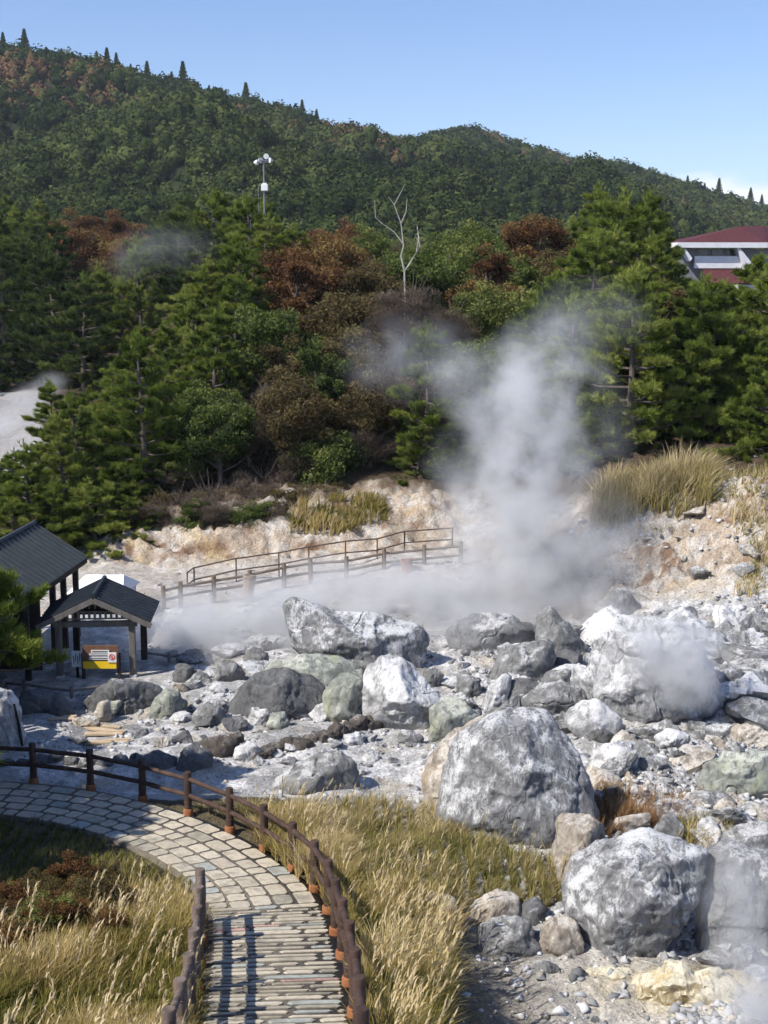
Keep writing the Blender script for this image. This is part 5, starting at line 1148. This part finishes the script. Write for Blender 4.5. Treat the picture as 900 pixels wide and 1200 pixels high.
# ------------------------------------------------------------------ steam
def steam(name, label, blobs, dens, nscale=.55, seed=0, contrast=5.0, thr=.28, color=.98, step=.6, aniso=.2, group=None):
    """blobs: (px, py, Y, rx_px, ry_px, depth_m, weight)"""
    import bmesh
    bm = bmesh.new(); B = []
    for (px, py, Y, rx, ry, dm, w) in blobs:
        c = at(px, py, Y); sc = (Y/ray(px, py)[1])/FPX*1.35; r = (rx*sc, dm*1.25, ry*sc); B.append((c, r, w))
        bmesh.ops.create_icosphere(bm, subdivisions=3, radius=1, matrix=Matrix.Translation(c) @ Matrix.Diagonal((r[0], r[1], r[2], 1)))
    m = bpy.data.meshes.new(name); bm.to_mesh(m); bm.free(); tmp = bpy.data.objects.new('tmp', m); COL.objects.link(tmp)
    md = tmp.modifiers.new('r', 'REMESH'); md.mode = 'VOXEL'; md.voxel_size = min(min(b[1]) for b in B)*.22
    dg = bpy.context.evaluated_depsgraph_get(); m2 = bpy.data.meshes.new_from_object(tmp.evaluated_get(dg)); bpy.data.objects.remove(tmp)
    M = N(name); g = M.n('TexCoord'); v = g.outputs['Object']
    nz = M.n('TexNoise'); nz.inputs['Scale'].default_value = nscale*.6; nz.inputs['Detail'].default_value = 2; M.l(v, nz.inputs['Vector'])
    off = M.n('VectorMath'); off.operation = 'MULTIPLY_ADD'; M.l(nz.outputs['Color'], off.inputs[0]); w_ = 1.3/nscale*.4; off.inputs[1].default_value = (w_, w_, w_); M.l(v, off.inputs[2])
    v2 = off.outputs[0]; sub0 = w_*.5; acc = None
    for c, r, w in B:
        q = M.n('VectorMath'); q.operation = 'SUBTRACT'; M.l(v2, q.inputs[0]); q.inputs[1].default_value = tuple(c+sub0)
        q2 = M.n('VectorMath'); q2.operation = 'MULTIPLY'; M.l(q.outputs[0], q2.inputs[0]); q2.inputs[1].default_value = tuple(1.12/np.array(r))
        q3 = M.n('VectorMath'); q3.operation = 'LENGTH'; M.l(q2.outputs[0], q3.inputs[0])
        f = M.math('MULTIPLY', M.math('SUBTRACT', 1.0, q3.outputs['Value'], True), w); acc = f if acc is None else M.math('ADD', acc, f)
    nn = M.n('TexNoise'); nn.inputs['Scale'].default_value = nscale; nn.inputs['Detail'].default_value = 4; nn.inputs['Roughness'].default_value = .6
    o2 = M.n('VectorMath'); o2.operation = 'ADD'; o2.inputs[1].default_value = (seed*3.7, seed*9.1, 0); M.l(v, o2.inputs[0]); M.l(o2.outputs[0], nn.inputs['Vector'])
    t = M.math('MULTIPLY', M.math('MULTIPLY', M.math('POWER', acc, 1.25), 1.6), M.math('MAXIMUM', M.math('ADD', M.math('MULTIPLY', M.math('SUBTRACT', nn.outputs['Fac'], .44), contrast), .40), 0.0))
    d = M.math('MULTIPLY', t, dens)
    pv = M.n('VolumePrincipled'); pv.inputs['Color'].default_value = (color, color, color, 1); pv.inputs['Anisotropy'].default_value = aniso; M.l(d, pv.inputs['Density'])
    M.l(pv.outputs[0], M.out.inputs['Volume'])
    M.m.cycles.volume_step_rate = step
    m2.materials.clear(); o = obj(name, m2, M.m); tag(o, label, 'steam', group, 'stuff'); return o
steam('steam_column', 'tall white steam column rising from the middle of the basin in front of the wood', [
 (600,700,46,70,60,2.6,1.1),(640,660,46,80,70,2.6,1.1),(590,620,46.5,75,70,2.5,1.1),(625,560,47,70,75,2.5,.9),(605,500,47.5,68,65,2.4,.85),(575,450,48,70,50,2.4,.55),(640,430,48,70,58,2.4,.6),(480,420,48,80,50,2.2,.38),(690,370,48.5,70,45,2.2,.22),(640,385,48.5,45,28,2,.15),(700,650,46,75,70,2,.55),(680,510,47.5,60,80,2.2,.3),(540,560,47.5,50,60,2,.3)], 0.46, .8, 8, step=.3, contrast=7.0)
steam('steam_bank', 'low drifting steam spread along the foot of the back path', [
 (520,700,45.5,110,55,2.2,.9),(420,690,46.5,100,40,2.0,.65),(300,740,44.5,105,60,2.4,1.1),(225,765,43.0,80,60,2.2,1.05),(560,740,43,70,40,1.8,.6),(210,720,46,60,40,1.6,.45),(700,720,44,80,40,1.6,.6),(370,725,44.5,90,45,2,.8)], .85, .75, 2, step=.35, contrast=8.0)
steam('steam_puff', 'dense round puff of steam in front of the huge white boulder', [
 (788,778,34.3,52,46,1.1,.8),(755,765,34.7,50,44,.9,.4),(815,758,35.0,40,42,.9,.6),(806,802,34.2,40,30,.8,.9),(780,728,35.2,60,30,1,.22)], 1.5, 1.3, 9, step=.3, contrast=5.5)
steam('steam_wisp', 'thin steam rising in the lower right corner', [
 (890,1150,20.5,60,110,.6,.8),(860,1050,21.5,50,80,.7,.45),(880,1200,19.8,70,60,.6,.9)], 1.6, 1.4, 4, step=.3)
steam('steam_wisp', 'small steam patch behind the pines at the far left', [(8,498,88,30,22,3,.7),(38,468,90,26,20,3,.7),(62,450,92,20,15,3,.5)], .35, .5, 5, step=.5)
steam('steam_wisp', 'faint bluish wisp drifting over the trees in the hollow', [(195,290,100,62,28,3,.8),(155,310,100,34,22,3,.7)], .06, .5, 6, step=.6)

# ------------------------------------------------------------------ air
MH = N('haze air'); pv = MH.n('VolumePrincipled'); pv.inputs['Color'].default_value = (.80, .89, 1.0, 1); pv.inputs['Density'].default_value = .00011; pv.inputs['Anisotropy'].default_value = .1
MH.l(pv.outputs[0], MH.out.inputs['Volume'])
hb = MB(); hb.box((0, 4480, 75), (30000, 9100, 156)); ho = hb.build('haze', MH.m); tag(ho, 'thin blue haze filling the valley air', 'haze', kind='stuff')
# ------------------------------------------------------------------ light
SUN_EL = math.radians(46); sh = Vector((.87, .50, 0)).normalized()     # direction shadows fall
ld = Vector((sh.x*math.cos(SUN_EL), sh.y*math.cos(SUN_EL), -math.sin(SUN_EL)))
sd = bpy.data.lights.new('sun', 'SUN'); sd.energy = 5.0; sd.angle = math.radians(.5); sd.color = (1.0, .95, .87)
so_ = bpy.data.objects.new('sun', sd); COL.objects.link(so_); so_.rotation_euler = ld.to_track_quat('-Z', 'Y').to_euler(); so_.location = (-30, -20, 60)
w = bpy.data.worlds.new('World'); scene.world = w; w.use_nodes = True; nt = w.node_tree; nt.nodes.clear()
sk = nt.nodes.new('ShaderNodeTexSky'); sk.sky_type = 'NISHITA'; sk.sun_disc = False; sk.sun_elevation = SUN_EL
sk.sun_rotation = math.atan2(-sh.x, -sh.y); sk.air_density = 1.0; sk.dust_density = .3; sk.ozone_density = 1.6; sk.altitude = 700
bg = nt.nodes.new('ShaderNodeBackground'); bg.inputs['Strength'].default_value = .104
out = nt.nodes.new('ShaderNodeOutputWorld')
# faint cloud bank low over the right ridge
tc = nt.nodes.new('ShaderNodeTexCoord'); nz = nt.nodes.new('ShaderNodeTexNoise'); nz.inputs['Scale'].default_value = 7; nz.inputs['Detail'].default_value = 7; nz.inputs['Roughness'].default_value = .55
mp = nt.nodes.new('ShaderNodeMapping'); mp.inputs['Scale'].default_value = (1, 1, 2.2); nt.links.new(tc.outputs['Generated'], mp.inputs[0]); nt.links.new(mp.outputs[0], nz.inputs['Vector'])
sx = nt.nodes.new('ShaderNodeSeparateXYZ'); nt.links.new(tc.outputs['Generated'], sx.inputs[0])
mr = nt.nodes.new('ShaderNodeMapRange'); mr.inputs['From Min'].default_value = .085; mr.inputs['From Max'].default_value = .045; nt.links.new(sx.outputs['Z'], mr.inputs['Value'])
ma = nt.nodes.new('ShaderNodeMath'); ma.operation = 'MULTIPLY_ADD'; nt.links.new(mr.outputs[0], ma.inputs[0]); ma.inputs[1].default_value = .42; nt.links.new(nz.outputs['Fac'], ma.inputs[2])
m3 = nt.nodes.new('ShaderNodeMapRange'); m3.inputs['From Min'].default_value = .70; m3.inputs['From Max'].default_value = .86; nt.links.new(ma.outputs[0], m3.inputs['Value'])
mx = nt.nodes.new('ShaderNodeMix'); mx.data_type = 'RGBA'; nt.links.new(m3.outputs[0], mx.inputs[0]); nt.links.new(sk.outputs[0], mx.inputs[6]); mx.inputs[7].default_value = (9.0, 8.9, 8.2, 1)
tn_ = nt.nodes.new('ShaderNodeMix'); tn_.data_type = 'RGBA'; tn_.blend_type = 'MULTIPLY'; tn_.inputs[0].default_value = 1; tn_.inputs[7].default_value = (.98, 1.03, 1.24, 1); nt.links.new(mx.outputs[2], tn_.inputs[6]); nt.links.new(tn_.outputs[2], bg.inputs['Color']); nt.links.new(bg.outputs[0], out.inputs['Surface'])
vs = scene.view_settings; vs.view_transform = 'Standard'; vs.look = 'None'; vs.gamma = 1; vs.exposure = 0.30
cy = scene.cycles; cy.max_bounces = 6; cy.diffuse_bounces = 2; cy.glossy_bounces = 2; cy.transmission_bounces = 2; cy.volume_bounces = 2; cy.transparent_max_bounces = 6
cy.volume_max_steps = 256; cy.use_adaptive_sampling = True; cy.adaptive_threshold = .04; cy.use_denoising = True; cy.caustics_reflective = False; cy.caustics_refractive = False
